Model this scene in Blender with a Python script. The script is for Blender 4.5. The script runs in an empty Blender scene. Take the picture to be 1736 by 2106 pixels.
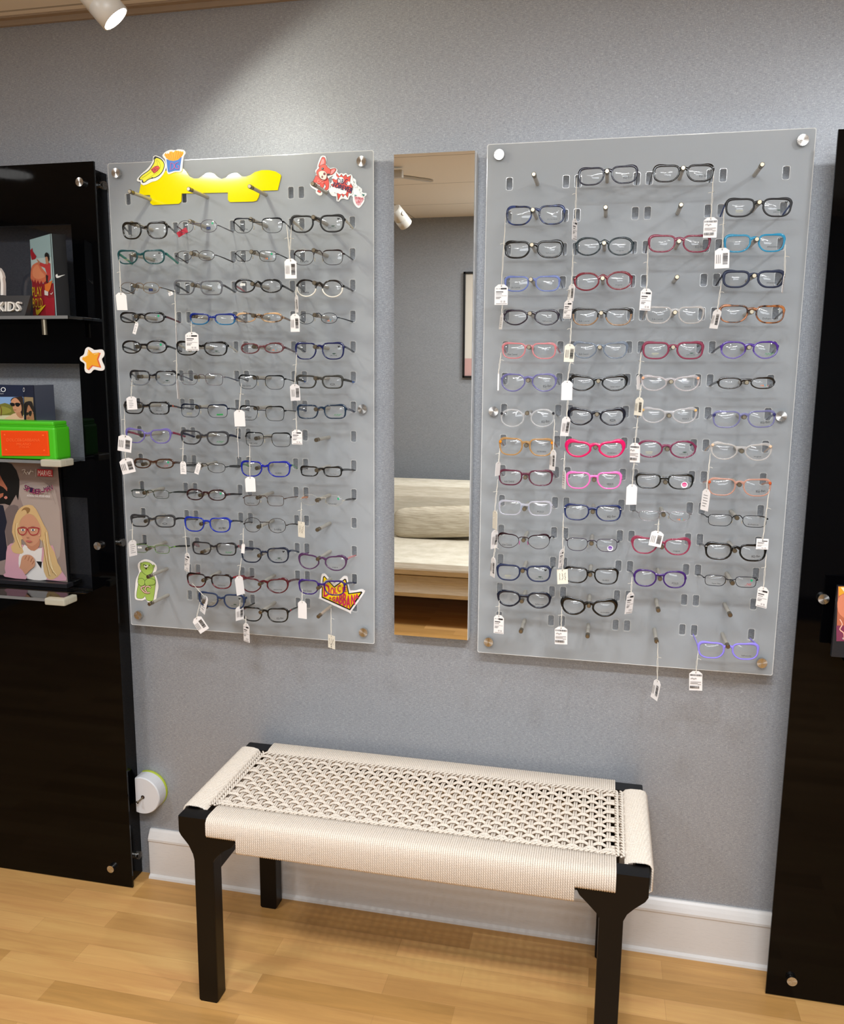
import bpy, bmesh, math, random
from mathutils import Vector, Matrix
from mathutils.geometry import tessellate_polygon
random.seed(7)
PI = math.pi
scene = bpy.context.scene
COL = scene.collection

# ------------------------------------------------------------------ camera
FPX, CX0, CY0 = 1715.25, 868.0, 1053.0
CAM = Vector((1.2224, -1.9388, 1.4303))
YAW, PIT, ROL = math.radians(-12.4214), math.radians(-9.4782), math.radians(0.4511)
fw = Vector((math.sin(YAW)*math.cos(PIT), math.cos(YAW)*math.cos(PIT), math.sin(PIT)))
r0 = Vector((math.cos(YAW), -math.sin(YAW), 0)); u0 = r0.cross(fw)
CR = r0*math.cos(ROL) + u0*math.sin(ROL); CU = -r0*math.sin(ROL) + u0*math.cos(ROL)
cd = bpy.data.cameras.new('camera'); cam = bpy.data.objects.new('camera', cd); COL.objects.link(cam)
cd.sensor_fit = 'HORIZONTAL'; cd.sensor_width = 36; cd.lens = FPX/1736*36
cd.clip_start = .02; cd.clip_end = 50
cam.matrix_world = Matrix.Translation(CAM) @ Matrix((CR, CU, -fw)).transposed().to_4x4()
scene.camera = cam

def ray(px, py): return fw + CR*((px-CX0)/FPX) - CU*((py-CY0)/FPX)
def at(px, py, Y):
    d = ray(px, py); return CAM + d*((Y-CAM.y)/d.y)

# ------------------------------------------------------------------ light, world, exposure
scene.view_settings.view_transform = 'Standard'; scene.view_settings.look = 'None'
scene.view_settings.exposure = -0.16; scene.view_settings.gamma = 1; scene.view_settings.use_curve_mapping = False
w = bpy.data.worlds.new('world'); scene.world = w; w.use_nodes = True
w.node_tree.nodes['Background'].inputs[0].default_value = (.6, .65, .7, 1)
w.node_tree.nodes['Background'].inputs[1].default_value = .15
cy = scene.cycles
cy.use_denoising = True; cy.max_bounces = 8; cy.diffuse_bounces = 4; cy.glossy_bounces = 4
cy.transparent_max_bounces = 14; cy.transmission_bounces = 3; cy.caustics_reflective = False; cy.caustics_refractive = False
cy.use_adaptive_sampling = True; cy.adaptive_threshold = .02; cy.sample_clamp_indirect = 4

def light(name, kind, loc, target, energy, color, **kw):
    l = bpy.data.lights.new(name, kind); l.energy = energy; l.color = color
    for k, v in kw.items(): setattr(l, k, v)
    o = bpy.data.objects.new(name, l); COL.objects.link(o); o.location = loc
    o.rotation_euler = (Vector(target)-Vector(loc)).to_track_quat('-Z', 'Y').to_euler()
    return o
CEIL = 2.294
WALLY = .045
LAMPS = [  # head position, aim point, watts, colour, cone
    ((.296, -.42, 2.076), (.60, -.268, 1.696), 9, (1, .985, .84), 160),
    ((1.45, -.80, 2.13), (1.02, -.15, .42), 26, (.95, .97, 1), 72),
    ((1.95, -.60, 2.13), (1.45, 0, 1.45), 11, (.90, .95, 1), 110)]
light('ceiling_fill_light', 'AREA', (1.25, -1.75, CEIL-.02), (1.25, -1.75, 0), 62, (.88, .94, 1), shape='RECTANGLE', size=1.2, size_y=.16)
light('ceiling_fill_light', 'AREA', (-.45, -1.5, CEIL-.02), (-.45, -1.5, 0), 20, (.92, .96, 1), shape='DISK', size=.3)
light('ceiling_fill_light', 'AREA', (1.05, -2.6, CEIL-.02), (1.05, -2.6, 0), 20, (.92, .95, 1), shape='DISK', size=.3)  # added fill to brighten the sofa; no fixture known there
light('window_daylight', 'AREA', (3.4, -1.9, 1.5), (1.2, 0, 1.1), 5, (.80, .90, 1), shape='RECTANGLE', size=1.4, size_y=1.4)
light('window_daylight', 'AREA', (1.55, -3.2, 1.9), (.85, 0, .7), 17, (.88, .94, 1), shape='RECTANGLE', size=1.1, size_y=.45)

# ------------------------------------------------------------------ materials
MATS = {}
def lin(h):
    h = h.lstrip('#'); v = [int(h[i:i+2], 16)/255 for i in (0, 2, 4)]
    return tuple(c/12.92 if c <= .04045 else ((c+.055)/1.055)**2.4 for c in v) + (1,)
def newmat(key):
    m = bpy.data.materials.new(key); m.use_nodes = True; n = m.node_tree
    for x in list(n.nodes): n.nodes.remove(x)
    out = n.nodes.new('ShaderNodeOutputMaterial'); MATS[key] = m
    return m, n, out
def pbsdf(n, col=None, rough=.5, metal=0, spec=.5, **kw):
    b = n.nodes.new('ShaderNodeBsdfPrincipled')
    if col: b.inputs['Base Color'].default_value = col
    b.inputs['Roughness'].default_value = rough; b.inputs['Metallic'].default_value = metal
    b.inputs['Specular IOR Level'].default_value = spec
    for k, v in kw.items(): b.inputs[k.replace('_', ' ')].default_value = v
    return b
def mat(h, rough=.5, metal=0, spec=.5, **kw):
    key = 'paint_%s_%g_%g_%g' % (h, rough, metal, spec) + ''.join(k for k in kw)
    if key in MATS: return MATS[key]
    m, n, out = newmat(key)
    b = pbsdf(n, lin(h), rough, metal, spec, **kw)
    # fine procedural variation of the roughness
    t = n.nodes.new('ShaderNodeTexNoise'); t.inputs['Scale'].default_value = 90
    mr = n.nodes.new('ShaderNodeMapRange'); mr.inputs[3].default_value = max(0, rough-.03); mr.inputs[4].default_value = min(1, rough+.03)
    n.links.new(t.outputs[0], mr.inputs[0]); n.links.new(mr.outputs[0], b.inputs['Roughness'])
    n.links.new(b.outputs[0], out.inputs[0])
    return m
def tmat(h, clear=.55, rough=.12):
    """tinted see-through plastic"""
    key = 'clear_%s_%g' % (h, clear)
    if key in MATS: return MATS[key]
    m, n, out = newmat(key)
    tr = n.nodes.new('ShaderNodeBsdfTransparent'); c = lin(h); tr.inputs[0].default_value = tuple(.35+.65*x for x in c[:3])+(1,)
    b = pbsdf(n, c, rough, 0, .8)
    lw = n.nodes.new('ShaderNodeLayerWeight'); lw.inputs[0].default_value = .35
    mr = n.nodes.new('ShaderNodeMapRange'); mr.inputs[3].default_value = 1-clear; mr.inputs[4].default_value = 1
    n.links.new(lw.outputs['Facing'], mr.inputs[0])
    mx = n.nodes.new('ShaderNodeMixShader'); n.links.new(mr.outputs[0], mx.inputs[0])
    n.links.new(tr.outputs[0], mx.inputs[1]); n.links.new(b.outputs[0], mx.inputs[2]); n.links.new(mx.outputs[0], out.inputs[0])
    return m
def glassmat(key, tint, fac_lo=.03, rough=.02):
    if key in MATS: return MATS[key]
    m, n, out = newmat(key)
    tr = n.nodes.new('ShaderNodeBsdfTransparent'); tr.inputs[0].default_value = tint
    g = n.nodes.new('ShaderNodeBsdfGlossy'); g.inputs['Roughness'].default_value = rough
    fr = n.nodes.new('ShaderNodeFresnel'); fr.inputs[0].default_value = 1.5
    ad = n.nodes.new('ShaderNodeMath'); ad.operation = 'ADD'; ad.inputs[1].default_value = fac_lo
    n.links.new(fr.outputs[0], ad.inputs[0])
    mx = n.nodes.new('ShaderNodeMixShader'); n.links.new(ad.outputs[0], mx.inputs[0])
    n.links.new(tr.outputs[0], mx.inputs[1]); n.links.new(g.outputs[0], mx.inputs[2]); n.links.new(mx.outputs[0], out.inputs[0])
    return m
def emat(key, col, s):
    if key in MATS: return MATS[key]
    m, n, out = newmat(key); e = n.nodes.new('ShaderNodeEmission'); e.inputs[0].default_value = col; e.inputs[1].default_value = s
    n.links.new(e.outputs[0], out.inputs[0]); return m
def coord(n, scale=(1, 1, 1)):
    tc = n.nodes.new('ShaderNodeTexCoord'); mp = n.nodes.new('ShaderNodeMapping'); mp.inputs['Scale'].default_value = scale
    n.links.new(tc.outputs['Object'], mp.inputs[0]); return mp
def noise(n, scale, detail=2, rough=.5, s=1.0, dist=0):
    t = n.nodes.new('ShaderNodeTexNoise'); t.inputs['Scale'].default_value = s; t.inputs['Detail'].default_value = detail
    t.inputs['Roughness'].default_value = rough; t.inputs['Distortion'].default_value = dist
    n.links.new(coord(n, scale).outputs[0], t.inputs['Vector']); return t
def mixc(n, a, b, fac, mode='MIX'):
    m = n.nodes.new('ShaderNodeMix'); m.data_type = 'RGBA'; m.blend_type = mode
    for i, v in ((6, a), (7, b), (0, fac)):
        if isinstance(v, (tuple, float, int)): m.inputs[i].default_value = v
        else: n.links.new(v, m.inputs[i])
    return m.outputs[2]
def ramp(n, src, stops):
    r = n.nodes.new('ShaderNodeValToRGB'); n.links.new(src, r.inputs[0])
    e = r.color_ramp.elements
    while len(e) < len(stops): e.new(.5)
    for k, (p, c) in enumerate(stops): e[k].position = p; e[k].color = c
    return r.outputs[0]
def addbump(n, b, src, strength, dist=.001):
    bp = n.nodes.new('ShaderNodeBump'); bp.inputs['Strength'].default_value = strength; bp.inputs['Distance'].default_value = dist
    n.links.new(src, bp.inputs['Height']); n.links.new(bp.outputs[0], b.inputs['Normal'])

def wallpaper():
    if 'grasscloth_wallpaper' in MATS: return MATS['grasscloth_wallpaper']
    m, n, out = newmat('grasscloth_wallpaper')
    b = pbsdf(n, None, .42, .25, .5)
    a = noise(n, (110, 110, 900), 3, .65); c = noise(n, (600, 600, 90), 2, .6); d = noise(n, (700, 700, 600), 1, .5); f = noise(n, (3, 3, 9), 3, .5)
    base = mixc(n, (.235, .247, .268, 1), (.385, .40, .427, 1), ramp(n, a.outputs[0], [(.33, (0, 0, 0, 1)), (.67, (1, 1, 1, 1))]))
    v = mixc(n, base, (.42, .43, .45, 1), ramp(n, c.outputs[0], [(.5, (0, 0, 0, 1)), (.8, (.5, .5, .5, 1))]))
    sp = mixc(n, v, (.60, .62, .64, 1), ramp(n, d.outputs[0], [(.6, (0, 0, 0, 1)), (.75, (.6, .6, .6, 1))]))
    fin = mixc(n, sp, ramp(n, f.outputs[0], [(.3, (.45, .45, .45, 1)), (.7, (.56, .56, .56, 1))]), .18, 'OVERLAY')
    n.links.new(fin, b.inputs['Base Color'])
    mx = n.nodes.new('ShaderNodeMath'); mx.operation = 'ADD'; n.links.new(a.outputs[0], mx.inputs[0]); n.links.new(c.outputs[0], mx.inputs[1])
    addbump(n, b, mx.outputs[0], .5, .0006)
    n.links.new(b.outputs[0], out.inputs[0]); return m
def floormat():
    m, n, out = newmat('oak_laminate')
    b = pbsdf(n, None, .34, 0, .4)
    br = n.nodes.new('ShaderNodeTexBrick'); n.links.new(coord(n).outputs[0], br.inputs['Vector'])
    for k, v in (('Scale', 1), ('Brick Width', .47), ('Row Height', .066), ('Mortar Size', .0004), ('Mortar Smooth', .3), ('Bias', -.1)): br.inputs[k].default_value = v
    br.offset = .37; br.squash = 1
    br.inputs['Color1'].default_value = (.50, .27, .085, 1); br.inputs['Color2'].default_value = (.71, .415, .155, 1); br.inputs['Mortar'].default_value = (.44, .24, .085, 1)
    g = noise(n, (4, 46, 1), 6, .6, dist=.8); g2 = noise(n, (1.4, 15, 1), 2, .5)
    c = mixc(n, br.outputs[0], ramp(n, g.outputs[0], [(.3, (.36, .36, .36, 1)), (.7, (.58, .58, .58, 1))]), .55, 'OVERLAY')
    c = mixc(n, c, ramp(n, g2.outputs[0], [(.35, (.40, .38, .35, 1)), (.65, (.6, .58, .56, 1))]), .5, 'OVERLAY')
    n.links.new(c, b.inputs['Base Color']); n.links.new(b.outputs[0], out.inputs[0]); return m
def tortoise(key, dark, light_, s=55):
    if key in MATS: return MATS[key]
    m, n, out = newmat(key); b = pbsdf(n, None, .15)
    t = noise(n, (s, s, s), 2); n.links.new(ramp(n, t.outputs[0], [(.42, lin(dark)), (.58, lin(light_))]), b.inputs['Base Color'])
    n.links.new(b.outputs[0], out.inputs[0]); return m
def fabric(key, c1, c2, sc=(12, 12, 160)):
    if key in MATS: return MATS[key]
    m, n, out = newmat(key); b = pbsdf(n, None, .9, 0, .2)
    t = noise(n, sc, 4, .6); n.links.new(ramp(n, t.outputs[0], [(.35, lin(c1)), (.65, lin(c2))]), b.inputs['Base Color'])
    t2 = noise(n, (400, 400, 400), 1); addbump(n, b, t2.outputs[0], .3); n.links.new(b.outputs[0], out.inputs[0]); return m
def ropemat():
    if 'cotton_rope' in MATS: return MATS['cotton_rope']
    m, n, out = newmat('cotton_rope'); b = pbsdf(n, None, .85, 0, .2)
    t = noise(n, (700, 700, 700), 2); t2 = noise(n, (60, 60, 60), 3)
    c = ramp(n, t.outputs[0], [(.3, lin('b9ab9b')), (.6, lin('e6ddd2'))])
    n.links.new(mixc(n, c, lin('ddd0c0'), t2.outputs[0]), b.inputs['Base Color'])
    wv = n.nodes.new('ShaderNodeTexWave'); wv.inputs['Scale'].default_value = 110; wv.bands_direction = 'DIAGONAL'; wv.inputs['Distortion'].default_value = 1
    n.links.new(coord(n).outputs[0], wv.inputs['Vector']); addbump(n, b, wv.outputs[1], .5, .0008)
    n.links.new(b.outputs[0], out.inputs[0]); return m
def brushed():
    if 'brushed_steel' in MATS: return MATS['brushed_steel']
    m, n, out = newmat('brushed_steel'); b = pbsdf(n, (.62, .60, .57, 1), .26, 1, Anisotropic=.9)
    tg = n.nodes.new('ShaderNodeTangent'); tg.direction_type = 'RADIAL'; tg.axis = 'Y'
    n.links.new(tg.outputs[0], b.inputs['Tangent'])
    t = noise(n, (900, 900, 900), 1); mr = n.nodes.new('ShaderNodeMapRange'); mr.inputs[3].default_value = .2; mr.inputs[4].default_value = .34
    n.links.new(t.outputs[0], mr.inputs[0]); n.links.new(mr.outputs[0], b.inputs['Roughness'])
    n.links.new(b.outputs[0], out.inputs[0]); return m
def frosted():
    if 'frosted_acrylic' in MATS: return MATS['frosted_acrylic']
    m, n, out = newmat('frosted_acrylic'); b = pbsdf(n, None, .38, 0, .45)
    t = noise(n, (2, 2, 2), 2); n.links.new(ramp(n, t.outputs[0], [(.3, (.60, .625, .645, 1)), (.7, (.62, .645, .665, 1))]), b.inputs['Base Color'])
    tl = n.nodes.new('ShaderNodeBsdfTranslucent'); tl.inputs[0].default_value = (.95, .96, .96, 1)
    mx = n.nodes.new('ShaderNodeMixShader'); mx.inputs[0].default_value = .66
    n.links.new(b.outputs[0], mx.inputs[1]); n.links.new(tl.outputs[0], mx.inputs[2]); n.links.new(mx.outputs[0], out.inputs[0]); return m
GLOSSBLACK = mat('030304', .04, 0, .16)
CHROME = mat('c9c4ba', .12, 1)

# ------------------------------------------------------------------ mesh builder
class MB:
    def __init__(s): s.v = []; s.f = []; s.m = []; s.sm = []
    def add(s, vs, fs, mi=0, smooth=False):
        o = len(s.v); s.v += [Vector(p) for p in vs]
        for f in fs: s.f.append([o+i for i in f]); s.m.append(mi); s.sm.append(smooth)
    def box(s, a, b, mi=0):
        x0, y0, z0 = a; x1, y1, z1 = b
        s.add([(x0, y0, z0), (x1, y0, z0), (x1, y1, z0), (x0, y1, z0), (x0, y0, z1), (x1, y0, z1), (x1, y1, z1), (x0, y1, z1)],
              [(0, 3, 2, 1), (4, 5, 6, 7), (0, 1, 5, 4), (1, 2, 6, 5), (2, 3, 7, 6), (3, 0, 4, 7)], mi)
    def bbox(s, a, b, r, mi=0):
        """box with chamfered edges"""
        bm = bmesh.new(); c = [(a[i]+b[i])/2 for i in range(3)]; d = [abs(b[i]-a[i]) for i in range(3)]
        bmesh.ops.create_cube(bm, size=1, matrix=Matrix.Translation(c) @ Matrix.Diagonal((*d, 1)))
        bmesh.ops.bevel(bm, geom=bm.edges[:], offset=min(r, min(d)*.45), segments=2, affect='EDGES', profile=.6)
        bm.verts.index_update()
        s.add([v.co.copy() for v in bm.verts], [[v.index for v in f.verts] for f in bm.faces], mi); bm.free()
    def sweep(s, pts, ry, rz=None, k=8, mi=0, closed=False, up=None, cap=True, sq=1.0, smooth=True):
        """tube along pts; ry/rz radii (number or list); up fixes the section; sq<1 squares it"""
        pts = [Vector(p) for p in pts]; N = len(pts); rz = ry if rz is None else rz
        vs = []; prev = None
        for i, p in enumerate(pts):
            if closed: t = pts[(i+1) % N]-pts[i-1]
            else: t = pts[min(i+1, N-1)]-pts[max(i-1, 0)]
            if t.length < 1e-9: t = Vector((1, 0, 0))
            t.normalize()
            if up is not None: a = Vector(up)
            elif prev is not None: a = prev
            else: a = Vector((0, 0, 1)) if abs(t.z) < .9 else Vector((0, 1, 0))
            bb = t.cross(a)
            if bb.length < 1e-6: bb = t.orthogonal()
            bb.normalize(); a2 = bb.cross(t).normalized(); prev = a2
            r1 = ry[i] if isinstance(ry, (list, tuple)) else ry; r2 = rz[i] if isinstance(rz, (list, tuple)) else rz
            for j in range(k):
                ang = 2*PI*(j+.5)/k; cc, ss = math.cos(ang), math.sin(ang)
                if sq < 1: cc = math.copysign(abs(cc)**sq, cc); ss = math.copysign(abs(ss)**sq, ss)
                vs.append(p + bb*(r1*cc) + a2*(r2*ss))
        fs = []
        for i in range(N if closed else N-1):
            a, b = i*k, ((i+1) % N)*k
            for j in range(k): fs.append((a+j, a+(j+1) % k, b+(j+1) % k, b+j))
        s.add(vs, fs, mi, smooth)
        if cap and not closed: s.add(vs[:k], [list(range(k))[::-1]], mi, False); s.add(vs[-k:], [list(range(k))], mi, False)
    def cyl(s, a, b, r, k=24, mi=0, r2=None, smooth=True):
        a, b = Vector(a), Vector(b); s.sweep([a, b], [r, r2 if r2 is not None else r], k=k, mi=mi, smooth=smooth)
    def prism(s, pts, nrm, th, mi=0, mside=None):
        """closed 3D polygon extruded by -nrm*th (front face stays)"""
        pts = [Vector(p) for p in pts]; n = len(pts); nv = Vector(nrm).normalized()*th
        tris = tessellate_polygon([pts])
        back = [p-nv for p in pts]
        s.add(pts, tris, mi); 
        if th: s.add(back, [t[::-1] for t in tris], mi); s.add(pts+back, [(i, (i+1) % n, n+(i+1) % n, n+i) for i in range(n)], mi if mside is None else mside)
    def build(s, name, mats, parent=None, kind=None):
        me = bpy.data.meshes.new(name)
        off = parent_loc(parent)
        me.from_pydata([v-off for v in s.v], [], s.f)
        for m in (mats if isinstance(mats, (list, tuple)) else [mats]): me.materials.append(m)
        me.polygons.foreach_set('material_index', s.m); me.polygons.foreach_set('use_smooth', s.sm); me.update()
        o = bpy.data.objects.new(name, me); COL.objects.link(o)
        if parent: o.parent = parent
        if kind: o['kind'] = kind
        return o
LOCS = {}
def parent_loc(p):
    l = Vector((0, 0, 0))
    while p is not None: l += p.location; p = p.parent
    return l
def thing(name, label, cat, loc=(0, 0, 0), group=None):
    o = bpy.data.objects.new(name, None); COL.objects.link(o); o.location = loc; o.empty_display_size = .02
    o['label'] = label; o['category'] = cat
    if group: o['group'] = group
    return o
def tag(o, label, cat, group=None):
    o['label'] = label; o['category'] = cat
    if group: o['group'] = group
    return o
def catmull(pts, closed=True, sub=5):
    n = len(pts); out = []; dim = len(pts[0])
    for i in range(n if closed else n-1):
        P = [pts[(i+d) % n] if closed else pts[min(max(i+d, 0), n-1)] for d in (-1, 0, 1, 2)]
        for j in range(sub):
            t = j/sub
            out.append(tuple(.5*(2*P[1][k]+(P[2][k]-P[0][k])*t+(2*P[0][k]-5*P[1][k]+4*P[2][k]-P[3][k])*t*t+(-P[0][k]+3*P[1][k]-3*P[2][k]+P[3][k])*t**3) for k in range(dim)))
    if not closed: out.append(tuple(pts[-1]))
    return out
TXT = {}
def textgeo(s):
    """glyph outlines of a string: 2D vertices and faces, cap height about 1"""
    if s in TXT: return TXT[s]
    cu = bpy.data.curves.new('t', 'FONT'); cu.body = s; cu.size = 1.4; cu.resolution_u = 2
    o = bpy.data.objects.new('t', cu); COL.objects.link(o)
    dg = bpy.context.evaluated_depsgraph_get(); me = bpy.data.meshes.new_from_object(o.evaluated_get(dg))
    vs = [(v.co.x, v.co.y) for v in me.vertices]; fs = [tuple(p.vertices) for p in me.polygons]
    bpy.data.objects.remove(o); bpy.data.curves.remove(cu); bpy.data.meshes.remove(me)
    x0 = min(v[0] for v in vs); x1 = max(v[0] for v in vs)
    TXT[s] = ([((x-x0), y) for x, y in vs], fs, x1-x0); return TXT[s]

# flat printed art: layers of filled shapes on a plane given by a mapping (u, v, lift) -> point
class Art:
    def __init__(s, fn): s.fn = fn; s.mb = MB(); s.mats = []; s.keys = []; s.k = 0
    def mi(s, h, rough=.35):
        if h not in s.keys: s.keys.append(h); s.mats.append(mat(h, rough))
        return s.keys.index(h)
    def poly(s, h, pts, smooth=0, th=0):
        if smooth: pts = catmull(pts, True, smooth)
        s.k += 1; P = [s.fn(x, y, s.k) for x, y in pts]
        tr = tessellate_polygon([P]); s.mb.add(P, tr, s.mi(h))
        return s
    def slab(s, h, pts, th, smooth=0):
        if smooth: pts = catmull(pts, True, smooth)
        P = [s.fn(x, y, 0) for x, y in pts]; Q = [s.fn(x, y, -th) for x, y in pts]; n = len(P)
        tr = tessellate_polygon([P]); s.mb.add(P, tr, s.mi(h)); s.mb.add(Q, [t[::-1] for t in tr], s.mi(h))
        s.mb.add(P+Q, [(i, (i+1) % n, n+(i+1) % n, n+i) for i in range(n)], s.mi(h)); return s
    def line(s, h, pts, w, smooth=0, closed=False):
        if smooth: pts = catmull(pts, closed, smooth)
        elif closed: pts = list(pts)
        if closed: pts = pts+[pts[0]]
        s.k += 1; L = []; R_ = []
        for i, (x, y) in enumerate(pts):
            a = pts[max(i-1, 0)]; b = pts[min(i+1, len(pts)-1)]
            if closed and i in (0, len(pts)-1): a, b = pts[-2], pts[1]
            dx, dy = b[0]-a[0], b[1]-a[1]; l = math.hypot(dx, dy) or 1
            L.append(s.fn(x-dy/l*w/2, y+dx/l*w/2, s.k)); R_.append(s.fn(x+dy/l*w/2, y-dx/l*w/2, s.k))
        n = len(L); s.mb.add(L+R_, [(i, i+1, n+i+1, n+i) for i in range(n-1)], s.mi(h)); return s
    def dot(s, h, x, y, r, ry=None, k=14):
        ry = ry or r; return s.poly(h, [(x+r*math.cos(2*PI*i/k), y+ry*math.sin(2*PI*i/k)) for i in range(k)])
    def text(s, h, t, x, y, size, wd=None, rot=0, shear=0, down=True):
        vs, fs, tw = textgeo(t); s.k += 1; sx = (wd/tw) if wd else size; c, q = math.cos(rot), math.sin(rot); sg = -1 if down else 1
        P = [s.fn(x+(a*sx+shear*b*size)*c-(sg*b*size)*q, y+(a*sx+shear*b*size)*q+(sg*b*size)*c, s.k) for a, b in vs]
        s.mb.add(P, fs, s.mi(h)); return s
    def done(s, name, parent=None): return s.mb.build(name, s.mats, parent)
def pxmap(sc, ox, oy, Y, lift=.00012):
    """zoomed photo measurements on a plane y = Y that faces the room"""
    return lambda x, y, k: at(ox+x/sc, oy+y/sc, Y - (k*lift if k >= 0 else 0)) + (Vector((0, -k, 0)) if k < 0 else Vector())

# ------------------------------------------------------------------ the room
WP = wallpaper()
def slab(name, a, b, m): mb = MB(); mb.box(a, b); return mb.build(name, m, kind='structure')
XL, XR, YB = -2.3, 3.9, -3.35
slab('floor', (XL, YB, -.05), (XR, WALLY+.1, 0), floormat())
slab('wall_front', (XL-.1, WALLY, 0), (XR+.1, WALLY+.1, CEIL), WP)
slab('wall_back', (XL-.1, YB-.1, 0), (XR+.1, YB, CEIL+.0), WP)
slab('wall_left', (XL-.1, YB, 0), (XL, WALLY, CEIL), WP)
slab('wall_right', (XR, YB, 0), (XR+.1, WALLY, CEIL), WP)
def ceilmat():
    m, n, out = newmat('ceiling_tile'); b = pbsdf(n, None, .8, 0, .2)
    br = n.nodes.new('ShaderNodeTexBrick'); n.links.new(coord(n).outputs[0], br.inputs['Vector'])
    for k, v in (('Scale', 1), ('Brick Width', 1.2), ('Row Height', .58), ('Mortar Size', .004), ('Mortar Smooth', 0)): br.inputs[k].default_value = v
    br.offset = 0; br.inputs['Color1'].default_value = br.inputs['Color2'].default_value = (.88, .80, .69, 1); br.inputs['Mortar'].default_value = (.48, .42, .34, 1)
    n.links.new(br.outputs[0], b.inputs['Base Color']); n.links.new(b.outputs[0], out.inputs[0]); return m
slab('ceiling', (XL-.1, YB-.1, CEIL), (XR+.1, WALLY+.1, CEIL+.05), ceilmat())
mb = MB(); mb.box((XL, .022, CEIL-.005), (XR, WALLY, CEIL-.0003)); mb.box((XL, .036, CEIL-.017), (XR, WALLY, CEIL-.005)); mb.build('trim_1', mat('a08c76', .5), kind='structure')
# skirting board with a moulded top
WHITE = mat('d6d2ce', .28, 0, .5)
mb = MB(); H = .143
prof = [(WALLY, 0), (.020, 0), (.022, .006), (.029, .010), (.029, H-.034), (.026, H-.030), (.026, H-.024), (.031, H-.014), (.036, H-.005), (.040, H), (WALLY, H)]
L = [(.0, y, z) for y, z in prof]; R2 = [(1.69, y, z) for y, z in prof]; n = len(prof)
mb.add(L+R2, [(i, (i+1) % n, n+(i+1) % n, n+i) for i in range(n)]); mb.add(L, [list(range(n))]); mb.add(R2, [list(range(n))[::-1]])
mb.build('baseboard_front', WHITE, kind='structure')
mb = MB(); mb.box((XL, YB, 0), (XR, YB+.015, .14)); mb.build('baseboard_back', mat('2a2420', .5), kind='structure')

# ------------------------------------------------------------------ frosted frame boards
Z0, PW, PH = .7588, .6747, 1.17
XB = (0.0, .938)
PEGX = (.112, .262, .412, .562)
def pegpos(b, row, col): return XB[b]+PEGX[col-1], Z0+1.083-.071*(row-1)
def holed_plate(name, outer, holes, yfront, th, mats, parent):
    """plate in the xz plane with cut-outs; front face at yfront"""
    cu = bpy.data.curves.new('c', 'CURVE'); cu.dimensions = '2D'; cu.fill_mode = 'BOTH'; cu.extrude = th/2
    for loop in [outer]+holes:
        sp = cu.splines.new('POLY'); sp.points.add(len(loop)-1)
        for i, (x, z) in enumerate(loop): sp.points[i].co = (x, z, 0, 1)
        sp.use_cyclic_u = True
    o = bpy.data.objects.new('c', cu); COL.objects.link(o)
    me = bpy.data.meshes.new_from_object(o.evaluated_get(bpy.context.evaluated_depsgraph_get()))
    bpy.data.objects.remove(o); bpy.data.curves.remove(cu)
    mb = MB(); vs = [(v.co.x, yfront+th/2-v.co.z, v.co.y) for v in me.vertices]
    for p in me.polygons:
        zz = [me.vertices[i].co.z for i in p.vertices]; mb.f.append(list(p.vertices)); mb.m.append(1 if max(zz)-min(zz) > th*.5 else 0); mb.sm.append(False)
    mb.v = [Vector(v) for v in vs]; bpy.data.meshes.remove(me)
    return mb.build(name, mats, parent)
def rrect(cx, cz, w_, h_, r, k=3):
    o = []
    for sx, sz, a0 in ((1, 1, 0), (-1, 1, 90), (-1, -1, 180), (1, -1, 270)):
        for j in range(k+1):
            a = math.radians(a0+90*j/k); o.append((cx+sx*(w_/2-r)+r*math.cos(a), cz+sz*(h_/2-r)+r*math.sin(a)))
    return o
EDGE = mat('d4d5d3', .12, 0, .8)
PEGM = mat('b5afa3', .3, .25, .6)
SATIN = mat('8d826f', .3, 1)
def bolt_mesh(mb, x, y0, z, y1, r=.0105, ax='y'):
    """round steel cap and its stand-off post"""
    if ax == 'y': mb.sweep([(x, y0+.0012, z), (x, y0, z), (x, y0, z)], [r, r, r*.92], k=28); mb.cyl((x, y0+.001, z), (x, y0+.009, z), r, 28); mb.cyl((x, y0+.009, z), (x, y1, z), r*.75, 20)
BN = ['left', 'right']
boards = []
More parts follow.
